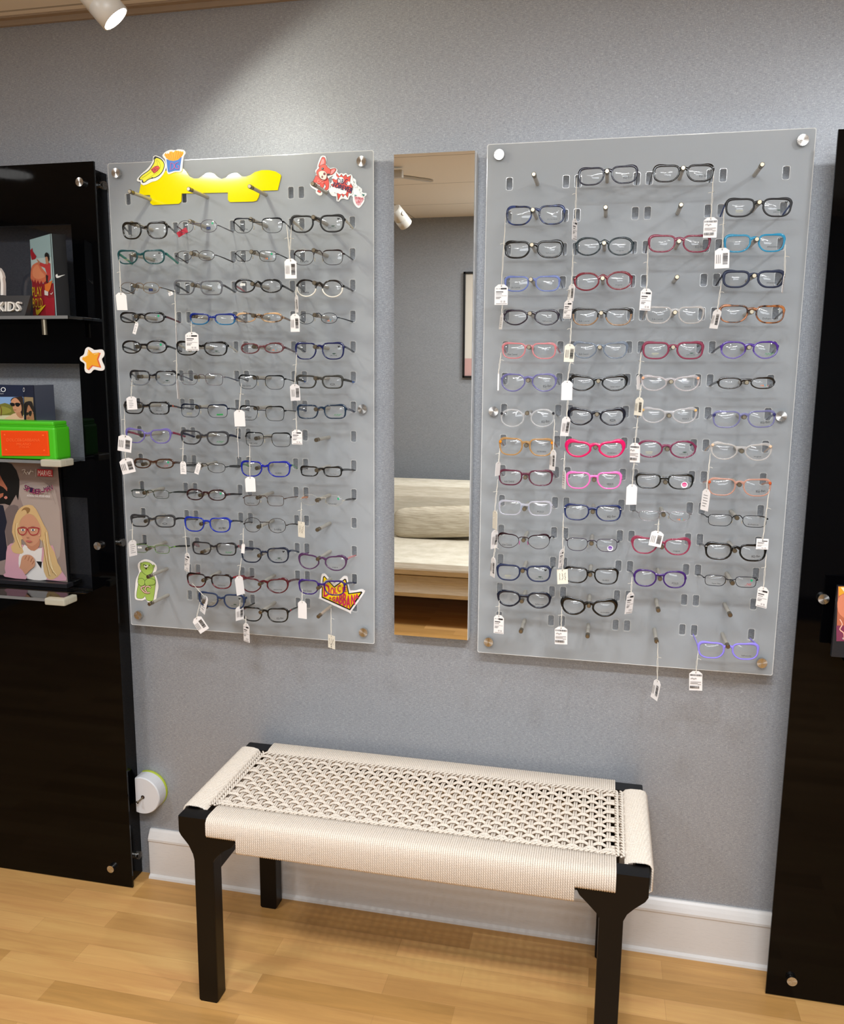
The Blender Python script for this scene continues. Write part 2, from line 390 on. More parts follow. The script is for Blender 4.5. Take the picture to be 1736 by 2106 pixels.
for b in (0, 1):
    t = thing('display_board', ['frosted grey acrylic frame board on the left of the tall mirror, with a yellow banner', 'frosted grey acrylic frame board on the right of the tall mirror'][b], 'display board', (XB[b]+PW/2, 0, Z0))
    boards.append(t)
    x0, x1 = XB[b], XB[b]+PW
    holes = [rrect(pegpos(b, r, c)[0]+s*.062, pegpos(b, r, c)[1]+.003, .0138, .0262, .0035) for r in range(1, 16) for c in range(1, 5) for s in (-1, 1)]
    holed_plate('board_panel', rrect((x0+x1)/2, Z0+PH/2, PW, PH, .003, 1), holes, 0, .006, [frosted(), EDGE], t)
    bp_ = [c for c in t.children if c.name.startswith('board_panel')][0].data
    mb = MB()
    for lp, w_ in [(h_, .0006) for h_ in holes]+[(rrect((x0+x1)/2, Z0+PH/2, PW-.0002, PH-.0002, .003, 1), -.0014)]:
        c0 = (sum(p[0] for p in lp)/len(lp), sum(p[1] for p in lp)/len(lp)); n_ = len(lp)
        g2 = [(x+math.copysign(w_, x-c0[0]), z+math.copysign(w_, z-c0[1])) for x, z in lp]
        mb.add([(x, -.0002, z) for x, z in lp]+[(x, -.0002, z) for x, z in g2], [(i, (i+1) % n_, n_+(i+1) % n_, n_+i) for i in range(n_)])
    mb.build('polished_edge', EDGE, t)
    for bx in (x0+.027, x1-.025):
        for bz in (1.146, .585, .03):
            mb = MB(); mb.sweep([(bx, -.012, Z0+bz), (bx, -.0035, Z0+bz)], .0112, k=32); mb.cyl((bx, -.0035, Z0+bz), (bx, -.0003, Z0+bz), .009, 24); mb.cyl((bx, .0063, Z0+bz), (bx, WALLY-.0005, Z0+bz), .008, 20)
            mb.build('standoff_bolt', brushed(), t)
    pm = None
    for r in range(1, 16):
        for c in range(1, 5):
            px_, pz_ = pegpos(b, r, c)
            if pm is None:
                mb = MB(); mb.sweep([(px_, -.0005, pz_), (px_, -.079, pz_)], .0043, k=14)
                pm = mb.build('peg', PEGM, t); base = (px_, pz_)
                mb = MB(); mb.sweep([(px_, -.079, pz_), (px_, -.082, pz_), (px_, -.0822, pz_), (px_, -.0838, pz_), (px_, -.084, pz_), (px_, -.0945, pz_), (px_, -.0955, pz_)], [.0048, .0048, .0036, .0036, .0048, .0048, .0038], k=16)
                pc = mb.build('peg_cap', SATIN, pm)
            else:
                o = pm.copy(); COL.objects.link(o); o.parent = t; o.location = (px_-base[0], 0, pz_-base[1])
                q = pc.copy(); COL.objects.link(q); q.parent = o

# ------------------------------------------------------------------ mirror
MY = .004
tl, tr_, br_, bl = at(815, 319, MY), at(981, 313, MY), at(961, 1316, MY), at(808, 1307, MY)
mx0, mx1, mz0, mz1 = (tl.x+bl.x)/2, (tr_.x+br_.x)/2, (bl.z+br_.z)/2, (tl.z+tr_.z)/2
mt = thing('wall_mirror', 'tall narrow frameless mirror between the two frosted frame boards', 'mirror', ((mx0+mx1)/2, .03, mz0))
TILT = math.radians(.7)
def mirm():
    m, n, out = newmat('mirror_silver'); b = n.nodes.new('ShaderNodeBsdfGlossy'); b.inputs[0].default_value = (.80, .80, .77, 1); b.inputs['Roughness'].default_value = 0
    n.links.new(b.outputs[0], out.inputs[0]); return m
mb = MB(); dz = mz1-mz0; lean = dz*math.sin(TILT)
mb.box((mx0, MY+.003, mz0), (mx1, .035, mz1)); mb.build('mirror_backing', mat('d8d8d6', .3), mt)
mb = MB(); f0 = MY; f1 = MY-lean
mb.add([(mx0+.001, f0, mz0+.001), (mx1-.001, f0, mz0+.001), (mx1-.001, f1, mz1-.001), (mx0+.001, f1, mz1-.001)], [(0, 1, 2, 3)])
mb.add([(mx0+.001, f0, mz0+.001), (mx1-.001, f0, mz0+.001), (mx1-.001, f1, mz1-.001), (mx0+.001, f1, mz1-.001)] +
       [(mx0+.001, .0069, mz0+.001), (mx1-.001, .0069, mz0+.001), (mx1-.001, .0069, mz1-.001), (mx0+.001, .0069, mz1-.001)],
       [(0, 4, 5, 1), (1, 5, 6, 2), (2, 6, 7, 3), (3, 7, 4, 0)], 1)
mb.build('mirror_glass', [mirm(), mat('dededb', .25)], mt)
for zz in (mz0+.05, mz1-.05):
    mb = MB(); mb.box(((mx0+mx1)/2-.03, .035, zz-.01), ((mx0+mx1)/2+.03, WALLY-.0003, zz+.01)); mb.build('mounting_cleat', mat('555555', .5), mt)

# ------------------------------------------------------------------ bench
BW = mat('030203', .38, 0, .25); ROPE = ropemat()
bt = thing('woven_bench', 'black wooden bench with a woven cream rope seat below the mirror', 'bench', (.835, -.18, 0))
LEGL = [(.327, .4535), (.327, .417), (.332, .408), (.350, .387), (.360, .366), (.363, .352), (.362, .004), (.366, 0), (.405, 0), (.409, .004), (.409, .352), (.413, .361), (.432, .380), (.455, .394), (.463, .406), (.463, .4535)]
LEGR = [(1.343, .4535), (1.343, .409), (1.338, .400), (1.318, .383), (1.304, .368), (1.297, .352), (1.296, .004), (1.292, 0), (1.253, 0), (1.249, .004), (1.249, .352), (1.243, .362), (1.225, .380), (1.208, .396), (1.203, .406), (1.203, .4535)]
YF, YK = (-.377, -.338), (-.028, .010)
for prof in (LEGL, LEGR):
    for ya, yb in (YF, YK):
        mb = MB(); n = len(prof); c_ = .003; cx_ = sum(p[0] for p in prof)/n; cz_ = .3
        ring = lambda y, s: [(cx_+(x-cx_)*(1-s/.07 if abs(x-cx_) < .03 else 1-s/.07), y, z) for x, z in prof]
        A, B_, C_, D = ring(ya, c_*.6), ring(ya+c_, 0), ring(yb-c_, 0), ring(yb, c_*.6)
        if prof is LEGR: A, B_, C_, D = [q[::-1] for q in (A, B_, C_, D)]
        allv = A+B_+C_+D; fs = [(k*n+i, k*n+(i+1) % n, (k+1)*n+(i+1) % n, (k+1)*n+i) for k in range(3) for i in range(n)]
        mb.add(allv, fs); mb.add(A, tessellate_polygon([[Vector(p) for p in A]])); mb.add(D, tessellate_polygon([[Vector(p) for p in D]]))
        lg = mb.build('leg', BW, bt)
for y in (-.358, -.009): mb = MB(); mb.bbox((.455, y-.014, .402), (1.210, y+.014, .452), .004); mb.build('long_rail', BW, bt)
for x in (.341, 1.329): mb = MB(); mb.bbox((x-.013, YF[1]-.005, .402), (x+.013, YK[0]+.005, .452), .004); mb.build('end_rail', BW, bt)
for x in (.386, 1.272): mb = MB(); mb.bbox((x-.010, YF[1]-.002, .298), (x+.010, YK[0]+.002, .335), .004); mb.build('stretcher', BW, bt)
CD = .0047
def uwrap(path, axis, a, b_, name, fn=None):
    mb = MB(); n_ = max(2, int((b_-a)/CD))
    for i in range(n_):
        u = a+(b_-a)*(i+.5)/n_; pp = path(u)
        mb.sweep([(u, p, q) if axis == 'x' else (p, u, q) for p, q in pp], CD*.54, k=6, mi=0)
    return mb.build(name, ROPE, bt)
def fpath(u):
    zb = .386 if .466 < u < 1.200 else .417
    j = random.uniform(-.0004, .0004)
    return [(-.312, .447), (-.318, .4555+j), (-.332, .4585+j), (-.368, .459), (-.378, .4565), (-.3835, .449), (-.384, .43), (-.384, zb+.004), (-.3815, zb), (-.374, zb-.002), (-.352 if zb < .4 else -.3775, zb-.002)]
def bpath(u): return [(-.044, .447), (-.038, .4555), (-.026, .4585), (.004, .459), (.013, .455), (.0165, .449), (.0165, .39), (.01, .386)]
def lpath(u): return [(.374, .448), (.368, .4555), (.356, .4585), (.334, .459), (.325, .4565), (.3205, .449), (.320, .40), (.325, .396), (.345, .396)]
def rpath(u): return [(1.671-x, z) for x, z in lpath(u)]
uwrap(fpath, 'x', .397, 1.279, 'rope_wrap'); uwrap(bpath, 'x', .397, 1.279, 'rope_wrap')
uwrap(lpath, 'y', YF[1]+.001, YK[0]-.001, 'rope_wrap'); uwrap(rpath, 'y', YF[1]+.001, YK[0]-.001, 'rope_wrap')
mb = MB()
wx0, wx1, wy0, wy1 = .398, 1.273, -.305, -.050
nx, ny = 47, 13
def sag(x, y): 
    u = (x-wx0)/(wx1-wx0); v = (y-wy0)/(wy1-wy0); return .4525-.007*math.sin(PI*max(0, min(1, u)))**.5*math.sin(PI*max(0, min(1, v)))
for i in range(nx):
    xc = wx0+(wx1-wx0)*(i+.5)/nx
    for s in (-1, 1):
        x = xc+s*CD*.52; pts = [(x, -.338, sag(x, wy0)-.001)]
        for j in range(ny):
            y = wy0+(wy1-wy0)*(j+.5)/ny; d = (wy1-wy0)/ny*.25; z = sag(x, y)+(.0026 if (i+j) % 2 else -.0026)
            pts += [(x, y-d, z), (x, y+d, z)]
        pts.append((x, -.03, sag(x, wy1)-.001)); mb.sweep(pts, CD*.5, k=6)
for j in range(ny):
    yc = wy0+(wy1-wy0)*(j+.5)/ny
    for s in (-1, 1):
        y = yc+s*CD*.52; pts = [(.355, y, sag(wx0, y)-.001)]
        for i in range(nx):
            x = wx0+(wx1-wx0)*(i+.5)/nx; d = (wx1-wx0)/nx*.25; z = sag(x, y)-(.0026 if (i+j) % 2 else -.0026)
            pts += [(x-d, y, z), (x+d, y, z)]
        pts.append((1.316, y, sag(wx1, y)-.001)); mb.sweep(pts, CD*.5, k=6)
mb.build('woven_seat', ROPE, bt)
def twist(p, q, r=.0030, pitch=.022):
    p, q = Vector(p), Vector(q); L_ = (q-p).length; n_ = int(L_/pitch*8); d = (q-p)/L_; a = d.cross(Vector((0, 0, 1))); u = Vector((0, 0, 1))
    for ph in (0, PI): mb.sweep([p+d*(L_*i/n_)+(a*math.cos(2*PI*i/8+ph)+u*math.sin(2*PI*i/8+ph))*r for i in range(n_+1)], CD*.5, k=6)
mb = MB()
for x in (.379, .390): twist((x, -.318, .4565), (x, -.045, .4565))
for x in (1.281, 1.292): twist((x, -.318, .4565), (x, -.045, .4565))
twist((.395, -.0475, .4565), (1.278, -.0475, .4565)); twist((.395, -.309, .456), (1.278, -.309, .456), .002)
mb.build('edge_braid', ROPE, bt)

# ------------------------------------------------------------------ black gloss cabinet on the left
ct = thing('display_cabinet', 'glossy black wall cabinet with clear shelves left of the frame boards', 'cabinet', (-.24, .0, 0))
CXR = -.018; CYF = -.033; CTOP = Z0+1.17
WIN = [(.805, 1.027), (.44, .687), (.093, .344)]
hol = [[(-.60, Z0+a), (-.089, Z0+a), (-.089, Z0+b_), (-.60, Z0+b_)] for a, b_ in WIN]
holed_plate('front_panel', [(-.75, .003), (CXR, .003), (CXR, CTOP), (-.75, CTOP)], hol, CYF, .006, [GLOSSBLACK, GLOSSBLACK], ct)
mb = MB(); mb.box((-.040, CYF+.0065, .003), (-.034, WALLY-.0005, CTOP-.012)); mb.build('side_panel', GLOSSBLACK, ct)
mb = MB(); mb.box((-.75, CYF+.0065, CTOP-.018), (-.041, WALLY-.0005, CTOP-.012)); mb.build('top_panel', GLOSSBLACK, ct)
for q in ((163, 374), (200, 1123), (227, 1788)):
    p = at(*q, CYF-.01); mb = MB(); mb.cyl((p.x, CYF-.010, p.z), (p.x, CYF-.0003, p.z), .0105, 28); mb.build('standoff_bolt', brushed(), ct)
for z in (1.125, .219, -.689):
    mb = MB(); mb.cyl((-.0335, .018, Z0+z), (-.0225, .018, Z0+z), .0105, 24); mb.build('standoff_bolt', brushed(), ct)
SHADE_TINT = glassmat('shade_tint', (.66, .66, .68, 1), .01)  # added tinted sheets stand in for shade in the top and lowest windows
ACR = glassmat('clear_acrylic', (.90, .91, .90, 1), .02); ACR2 = mat('77797a', .25, 0, .6)
SHY = -.138
GUARD = tmat('cfc9b5', .35, .1)
for i, (z, d_) in enumerate(((.800, .130), (.450, .130), (.102, .150))):
    zz = Z0+z; mb = MB()
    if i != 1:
        mb.box((-.60, CYF+.0065, Z0+WIN[i if i == 0 else 2][0]+.0005), (-.0895, CYF+.0085, Z0+WIN[i if i == 0 else 2][1]-.0005)); mb.build('shade_tint_plate', SHADE_TINT, ct); mb = MB()
    xe = -.045 if i == 0 else -.090
    mb.bbox((-.60, -d_, zz-.008), (xe, CYF-.0003, zz), .001); sh = mb.build('shelf', ACR, ct)
    mb = MB(); mb.box((-.60, -d_-.0008, zz-.0078), (xe-.0005, -d_-.0001, zz-.0002)); mb.build('polished_edge', tmat('8d8d8c', .4, .1), sh)
    if i:
        mb = MB(); mb.bbox((-.142, -d_-.008, zz-.015), (-.084, -d_+.012, zz+.003), .004); mb.bbox((-.100, -d_+.008, zz-.015), (-.084, -d_+.045, zz+.003), .004)
        g = mb.build('corner_guard', GUARD, sh); g['label'] = 'clear rubber corner guard'
    else:
        mb = MB(); mb.cyl((-.118, -.12, zz-.045), (-.118, -.12, zz-.0085), .0065, 18); mb.build('clamp_post', SATIN, sh)

# ------------------------------------------------------------------ black gloss cabinet on the right
rt = thing('display_cabinet', 'glossy black wall cabinet cut off by the right edge of the photo', 'cabinet', (2.0, 0, 0))
holed_plate('front_panel', [(1.642, .003), (2.35, .003), (2.35, Z0+1.15), (1.642, Z0+1.15)], [[(1.735, Z0+.09), (2.25, Z0+.09), (2.25, Z0+.33), (1.735, Z0+.33)]], -.062, .006, [GLOSSBLACK, GLOSSBLACK], rt)
mb = MB(); mb.box((1.70, -.0555, .003), (1.706, WALLY-.0005, Z0+1.14)); mb.build('side_panel', GLOSSBLACK, rt)
for q in ((1694, 1232), (1629, 2018)):
    p = at(*q, -.07); mb = MB(); mb.cyl((p.x, -.072, p.z), (p.x, -.0625, p.z), .0112, 28); mb.build('standoff_bolt', brushed(), rt)
mb = MB(); mb.bbox((1.728, -.17, Z0+.082), (2.26, -.0625, Z0+.09), .001); mb.build('shelf', ACR, rt)

# ------------------------------------------------------------------ room behind the photographer, seen in the mirror
LIN = fabric('beige_linen', 'c6bca9', 'd8cfbe')
st = thing('sofa', 'beige linen sofa reflected in the tall mirror', 'sofa', (.55, -2.8, 0))
mb = MB(); mb.bbox((-.35, -3.05, .1705), (1.45, -2.30, .30), .03); mb.build('sofa_base', LIN, st)
mb = MB(); mb.bbox((-.34, -2.93, .3005), (1.44, -2.27, .38), .035); mb.build('seat_cushion', LIN, st)
mb = MB(); mb.bbox((-.35, -3.2, .3), (1.45, -2.92, .70), .08); mb.build('sofa_back', LIN, st)
for x in (-.25, 1.35):
    for y in (-3.0, -2.4): mb = MB(); mb.cyl((x, y, 0), (x, y, .17), .02, 12, r2=.026); mb.build('leg', mat('1c1410', .5), st)
mb = MB(); bm = bmesh.new(); bmesh.ops.create_uvsphere(bm, u_segments=28, v_segments=16, radius=1)
PLX = .26
se = lambda t, e: math.copysign(abs(t)**e, t)
vs = []
for v in bm.verts:
    x, y, z = v.co; pinch = 1+.10*(abs(x)*abs(z))**1.5
    vs.append((PLX+.27*se(x, .45)*pinch, -2.855+.055*y, .482+.095*se(z, .5)*pinch+.02*se(x, .45)))
bm.verts.index_update(); mb.add(vs, [[v.index for v in f.verts] for f in bm.faces], 0, True); bm.free()
pl = mb.build('throw_pillow', fabric('pillow_linen', 'b0a48f', 'cfc4b0')); tag(pl, 'rectangular beige throw pillow on the sofa seen in the mirror', 'pillow')
fr = thing('picture_frame', 'black framed picture on the wall reflected in the mirror', 'picture', (.9, YB+.02, 1.3))
mb = MB(); X0, X1, Zt, Zb = .318, .86, 1.965, 1.32
pf = .012
for a, b_ in (((X0, Zb), (X0+pf, Zt)), ((X1-pf, Zb), (X1, Zt)), ((X0, Zt-pf), (X1, Zt)), ((X0, Zb), (X1, Zb+pf))):
    mb.box((a[0], YB+.001, a[1]), (b_[0], YB+.025, b_[1]))
mb.build('frame', mat('0c0c0c', .4), fr)
fr_art = Art(lambda x, y, k: Vector((x, YB+.012+k*.0004, y)))
fr_art.poly('d9d2c6', [(X0+.01, Zb+.01), (X1-.01, Zb+.01), (X1-.01, Zt-.01), (X0+.01, Zt-.01)]).poly('c8a09a', [(X0+.01, Zb+.01), (X1-.01, Zb+.01), (X1-.01, Zb+.12), (X0+.01, Zb+.12)])
fr_art.done('picture', fr)

# ------------------------------------------------------------------ lamps on a ceiling track
LW = mat('cdc8be', .35); LEM = emat('lamp_glow', (1, .97, .9, 1), 22)
def spot(name, label, loc, aim, watts, color, cone, lit=True, sc=1.0):
    p, a = Vector(loc), Vector(aim); d = (a-p).normalized()
    t = thing(name, label, 'spotlight', (p.x, p.y, CEIL-.03), 'spotlights on ceiling tracks')
    R1 = .0315*sc; L1 = .095*sc
    mb = MB(); mb.sweep([p-d*L1, p-d*L1*.97, p-d*.042*sc, p-d*.041*sc, p-d*.0395*sc, p-d*.0385*sc, p, p+d*.0006], [R1*.8, R1*.93, R1, R1*.96, R1*.96, R1, R1, R1*.91], k=36, cap=False)
    mb.cyl(p-d*L1*.999, p-d*L1, R1*.8, 36); mb.build('lamp_body', LW, t)
    mb = MB(); mb.cyl(p-d*.009, p-d*.004, R1*.9, 36); mb.build('lamp_lens', LEM if lit else mat('222222', .2), t)
    q = p-d*.065*sc; mb = MB(); side = d.cross(Vector((0, 0, 1))).normalized()
    top = Vector((q.x, q.y, CEIL-.028))+side*.037*sc
    mb.sweep([q+side*.030*sc, q+side*.037*sc, top], .006, k=12); mb.cyl(q-Vector((0, -.0, 0))+side*.029*sc, q+side*.040*sc, .011, 20)
    mb.cyl(q-side*.029*sc, q-side*.034*sc, .009*sc, 20)
    mb.build('lamp_bracket', LW, t)
    mb = MB(); mb.bbox((top.x-.05, top.y-.017, CEIL-.045), (top.x+.05, top.y+.017, CEIL-.0125), .004); mb.build('track_adapter', LW, t)
    if lit: light('spot_bulb', 'SPOT', p+d*.004, a, watts, color, spot_size=math.radians(cone), spot_blend=.2 if cone > 150 else .8, shadow_soft_size=.03)
    return top
names = ['lit white cylindrical ceiling spotlight at the top left, aimed at left frame board', 'white ceiling spotlight above the bench, out of the frame', 'white ceiling spotlight above the right cabinet, out of the frame']
tops = []
for (lo, ai, wt, cl_, cn), nm in zip(LAMPS, names): tops.append(spot('spotlight', nm, lo, ai, wt, cl_, cn, True, .92))
def rail(name, label, a, b_):
    mb = MB(); a, b_ = Vector(a), Vector(b_); d = (b_-a).normalized(); mb.sweep([a, b_], .017, .006, k=4, up=(0, 0, 1), sq=1, smooth=False)
    t = mb.build(name, LW); tag(t, label, 'lighting track'); return t
rail('track_rail', 'white lighting track over the left frame board', (-.6, tops[0].y, CEIL-.0065), (.75, tops[0].y, CEIL-.0065))
rail('track_rail', 'white lighting track over the bench, out of the frame', (.95, tops[1].y, CEIL-.0065), (1.7, tops[1].y, CEIL-.0065))
rail('track_rail', 'white lighting track over the right board, out of the frame', (1.75, tops[2].y, CEIL-.0065), (2.6, tops[2].y, CEIL-.0065))
def bounce(px, py, Y, z=None, yy=None):
    d = ray(px, py); P = CAM+d*((Y-CAM.y)/d.y); e = Vector((d.x, -d.y, d.z))
    return P+e*((z-P.z)/e.z if z is not None else (yy-P.y)/e.y)
q = bounce(18, 352, CYF, z=CEIL)
t = thing('ceiling_downlight', 'round white ceiling light mirrored in the glossy left cabinet', 'ceiling light', (q.x, q.y, CEIL))
mb = MB(); mb.cyl((q.x, q.y, CEIL-.012), (q.x, q.y, CEIL-.0003), .11, 40); mb.build('trim_ring', LW, t)
mb = MB(); mb.cyl((q.x, q.y, CEIL-.0135), (q.x, q.y, CEIL-.0125), .095, 40); mb.build('diffuser', emat('downlight_glow', (1, .98, .95, 1), 5), t)
q = Vector((.285, -1.95, 2.05))
rp = spot('spotlight', 'unlit white track spotlight seen from behind in the mirror top', (q.x, q.y, q.z), (q.x+.35, q.y-.6, q.z-.55), 0, (1, 1, 1), 60, False)
rail('track_rail', 'white lighting track seen at the mirror top left corner', (rp.x-.5, rp.y+.35, CEIL-.0065), (rp.x+.12, rp.y-.30, CEIL-.0065))

# ------------------------------------------------------------------ white disc beside the skirting board
t = thing('wall_disc', 'white round plastic disc with a lime edge by the left cabinet foot', 'disc', (-.0, .02, at(290, 1637, .02).z))
dc = at(291, 1637, .0); r_ = .054
def seg(y, r, n=40):
    o = []
    for i in range(n+1):
        a = -PI/2-.35+(PI+.7)*i/n; o.append((max(dc.x+r*math.cos(a), -.0330), y, dc.z+r*math.sin(a)))
    return o
def segsolid(y0, y1, r, m, name):
    mb = MB(); A, B_ = seg(y0, r*.965), seg(y0+.003, r); C_ = seg(y1, r); n = len(A)
    mb.add(A, tessellate_polygon([[Vector(p) for p in A]])); mb.add(A+B_+C_, [(k*n+i, k*n+(i+1) % n, (k+1)*n+(i+1) % n, (k+1)*n+i) for k in (0, 1) for i in range(n)]); return mb.build(name, m, t)
segsolid(.0, .0365, r_, mat('d6d6d8', .35), 'disc_body'); segsolid(.037, WALLY-.0005, r_+.0012, mat('a9b83a', .5), 'lime_edge')
mb = MB(); mb.cyl((dc.x-.002, -.0165, dc.z-.010), (dc.x+.004, -.0005, dc.z-.004), .0022, 12); mb.cyl((dc.x-.003, -.0185, dc.z-.011), (dc.x-.002, -.016, dc.z-.010), .0042, 16); mb.build('screw_pin', SATIN, t)
mb = MB(); mb.cyl((dc.x+.004, -.0008, dc.z-.003), (dc.x+.004, -.0003, dc.z-.003), .0055, 18); mb.build('centre_hole', mat('3a2a20', .7), t)

# ------------------------------------------------------------------ stickers and banner on the left board
def sticker(name, label, fn): a = Art(fn); a.lab = label; a.nm = name; return a
def fin(a, cat='sticker'): o = a.done(a.nm); tag(o, a.lab, cat); return o
def shrink(pts, s): 
    cx = sum(p[0] for p in pts)/len(pts); cy_ = sum(p[1] for p in pts)/len(pts); return [(cx+(x-cx)*s, cy_+(y-cy_)*s) for x, y in pts]
BAN = [(285.4, 401.4), (289.5, 379), (300, 370), (317, 366), (341, 351), (359, 350), (376.6, 346.5), (383, 353), (389.5, 362.7), (399, 367.5), (409, 366.7), (417, 361), (423.5, 356.2), (431.5, 354.6), (441.2, 357.8), (447.7, 364.3), (455.7, 368.3), (465.4, 365), (470.3, 359.4), (478.4, 356.2), (488, 355.4), (492, 358.5), (497, 362.7), (505, 363.5), (515, 360), (525, 353.5), (538.4, 350), (553.5, 349.8), (566.8, 352.6), (576.5, 358.5), (578, 362), (571, 391), (536.8, 392.2), (534, 397), (531.8, 405), (527.6, 412.8), (520, 414.5), (473, 415.6), (468.7, 411), (468.7, 395.8), (373.4, 397.9), (372.6, 414.3), (367.8, 419), (313.7, 421.6), (308.8, 417.6), (308.8, 401.2)]
a = sticker('yellow_banner', 'wavy glossy yellow acrylic banner across the top of the left frame board', pxmap(1, 0, 0, -.0035))
a.mats.append(mat('f0dc00', .07, 0, .4)); a.keys.append('f2e000'); a.slab('f2e000', BAN, .003); fin(a, 'banner')
f1 = pxmap(13.354, 270, 300, -.0052)
a = sticker('banana_sticker', 'yellow banana sticker on the yellow banner top left', f1)
a.slab('f4f2ea', [(600, 300), (660, 265), (780, 300), (900, 400), (950, 550), (920, 700), (820, 850), (700, 950), (560, 990), (440, 1050), (330, 1080), (260, 1030), (250, 990), (170, 970), (165, 900), (300, 750), (420, 650), (530, 520), (590, 400)], .0014, 3)
bp = [(610, 350), (640, 295), (690, 290), (820, 350), (900, 450), (915, 560), (870, 700), (780, 810), (680, 870), (590, 895), (480, 930), (380, 1005), (310, 1015), (290, 960), (310, 945), (230, 940), (205, 900), (300, 790), (480, 660), (600, 480), (625, 410)]
a.poly('131108', bp, 3).poly('f2ec12', [(640, 370), (680, 330), (800, 370), (880, 460), (895, 560), (850, 690), (765, 790), (670, 850), (580, 875), (475, 910), (375, 985), (325, 990), (318, 935), (240, 920), (230, 900), (315, 805), (495, 675), (615, 500), (645, 420)], 3)
a.poly('131108', [(620, 350), (640, 300), (690, 295), (675, 350), (640, 370)]).dot('131108', 312, 985, 22).dot('131108', 222, 905, 18).dot('131108', 575, 880, 22)
for l_ in ([(700, 380), (790, 500), (760, 700), (600, 800), (400, 950)], [(680, 390), (720, 480), (700, 540)], [(560, 700), (420, 800), (280, 890)]): a.line('b3a30c', l_, 7, 4)
a.poly('8c1b14', [(533, 650), (645, 560), (740, 543), (782, 600), (722, 690), (622, 757)]).poly('e8453a', [(548, 652), (650, 572), (735, 556), (768, 600), (715, 677), (627, 742)]).text('2b0d0c', 'D&G', 610, 720, 85, 150, rot=-.62); fin(a)
a = sticker('fries_sticker', 'fries sticker with a blue box beside the banana sticker', f1)
a.slab('f4f2ee', [(860, 250), (930, 170), (1060, 110), (1200, 120), (1290, 95), (1440, 115), (1490, 200), (1440, 290), (1410, 500), (1380, 700), (1200, 720), (1040, 775), (990, 740), (960, 600), (930, 380), (870, 310)], .0014, 3)
a.poly('3f76c4', [(962, 365), (1100, 405), (1250, 395), (1388, 295), (1330, 680), (1180, 690), (1030, 735), (1000, 700)])
a.poly('f5ae08', [(905, 250), (945, 190), (975, 230), (1000, 195), (1030, 225), (1060, 150), (1090, 160), (1120, 145), (1140, 180), (1165, 170), (1220, 120), (1255, 140), (1290, 128), (1320, 150), (1350, 140), (1385, 160), (1430, 150), (1435, 220), (1380, 300), (1280, 385), (1150, 415), (1040, 395), (960, 340)])
for l_ in ([(950, 250), (1050, 380)], [(1010, 220), (1090, 390)], [(1070, 190), (1130, 400)], [(1150, 200), (1170, 400)], [(1240, 150), (1200, 390)], [(1300, 160), (1250, 370)], [(1360, 170), (1300, 340)], [(1400, 190), (1340, 320)]): a.line('e08a06', l_, 12)
a.line('e35a86', [(1085, 470), (1070, 660), (1150, 630), (1185, 560), (1150, 480), (1085, 470)], 12, 0).line('e35a86', [(1295, 445), (1210, 490), (1195, 580), (1240, 630), (1300, 625), (1305, 550), (1265, 545)], 12, 3); fin(a)
f2 = pxmap(14.467, 640, 315, -.0016)
a = sticker('dog_sticker', 'red bulldog puppy sticker at the top right of the left frame board', f2)
a.slab('f3efe9', [(300, 90), (420, 85), (450, 200), (450, 330), (560, 450), (640, 430), (740, 450), (780, 520), (700, 640), (600, 690), (520, 760), (560, 900), (560, 1000), (520, 1100), (430, 1130), (330, 1130), (330, 1230), (250, 1260), (140, 1180), (140, 1100), (40, 1040), (-30, 960), (-20, 890), (60, 820), (120, 680), (150, 620), (120, 520), (180, 450), (190, 350), (240, 200)], .0013, 3)
def ol(a, h, pts, w_=12, sm=3): a.poly(h, pts, sm); a.line('4a0f0c', pts, w_, sm, True)
ol(a, 'dc3b2c', [(150, 660), (250, 700), (480, 720), (530, 860), (530, 1000), (490, 1090), (420, 1090), (400, 1030), (440, 1010), (400, 900), (390, 960), (340, 1060), (300, 1130), (270, 1180), (180, 1130), (250, 1060), (260, 950), (190, 920), (150, 870), (100, 930), (0, 940), (-10, 890), (60, 830), (120, 700)])
ol(a, 'dc3b2c', [(230, 410), (230, 340), (290, 200), (330, 120), (400, 130), (430, 220), (430, 330), (330, 345)]); a.poly('ee8f8c', [(270, 370), (300, 240), (340, 170), (385, 200), (385, 300), (320, 345)], 3)
ol(a, 'dc3b2c', [(570, 500), (620, 465), (720, 455), (735, 510), (650, 620), (560, 640)]); a.poly('ee8f8c', [(590, 530), (660, 480), (715, 490), (650, 590), (570, 620)], 3)
ol(a, 'e0452f', [(250, 400), (330, 340), (430, 340), (490, 420), (570, 480), (580, 570), (540, 640), (480, 660), (470, 760), (400, 810), (320, 790), (230, 720), (160, 620), (170, 520), (230, 460)])
ol(a, 'f3d9c8', [(220, 570), (320, 520), (430, 560), (465, 650), (440, 760), (380, 790), (290, 760), (240, 680)], 9)
a.dot('7c1a26', 395, 615, 36, 44).dot('0c0c0c', 338, 462, 38).dot('f4f2ee', 325, 450, 10).dot('6d1a1a', 328, 705, 24, 36).dot('111111', 508, 635, 38, 30).text('f0a090', 'DG', 190, 880, 90, rot=.1); fin(a)
a = sticker('burst_sticker', 'red comic burst sticker lettered in dark blue, right of the bulldog sticker', pxmap(14.467, 640, 315, -.0030))
a.slab('f1f0ec', [(720, 590), (780, 560), (830, 620), (900, 590), (960, 620), (1040, 590), (1090, 650), (1180, 630), (1230, 690), (1240, 800), (1270, 900), (1250, 1100), (1230, 1230), (1140, 1280), (1110, 1370), (1050, 1380), (960, 1350), (880, 1370), (820, 1440), (750, 1420), (750, 1290), (640, 1280), (560, 1200), (530, 1080), (590, 1000), (560, 920), (620, 850), (620, 720), (680, 650)], .0013, 2)
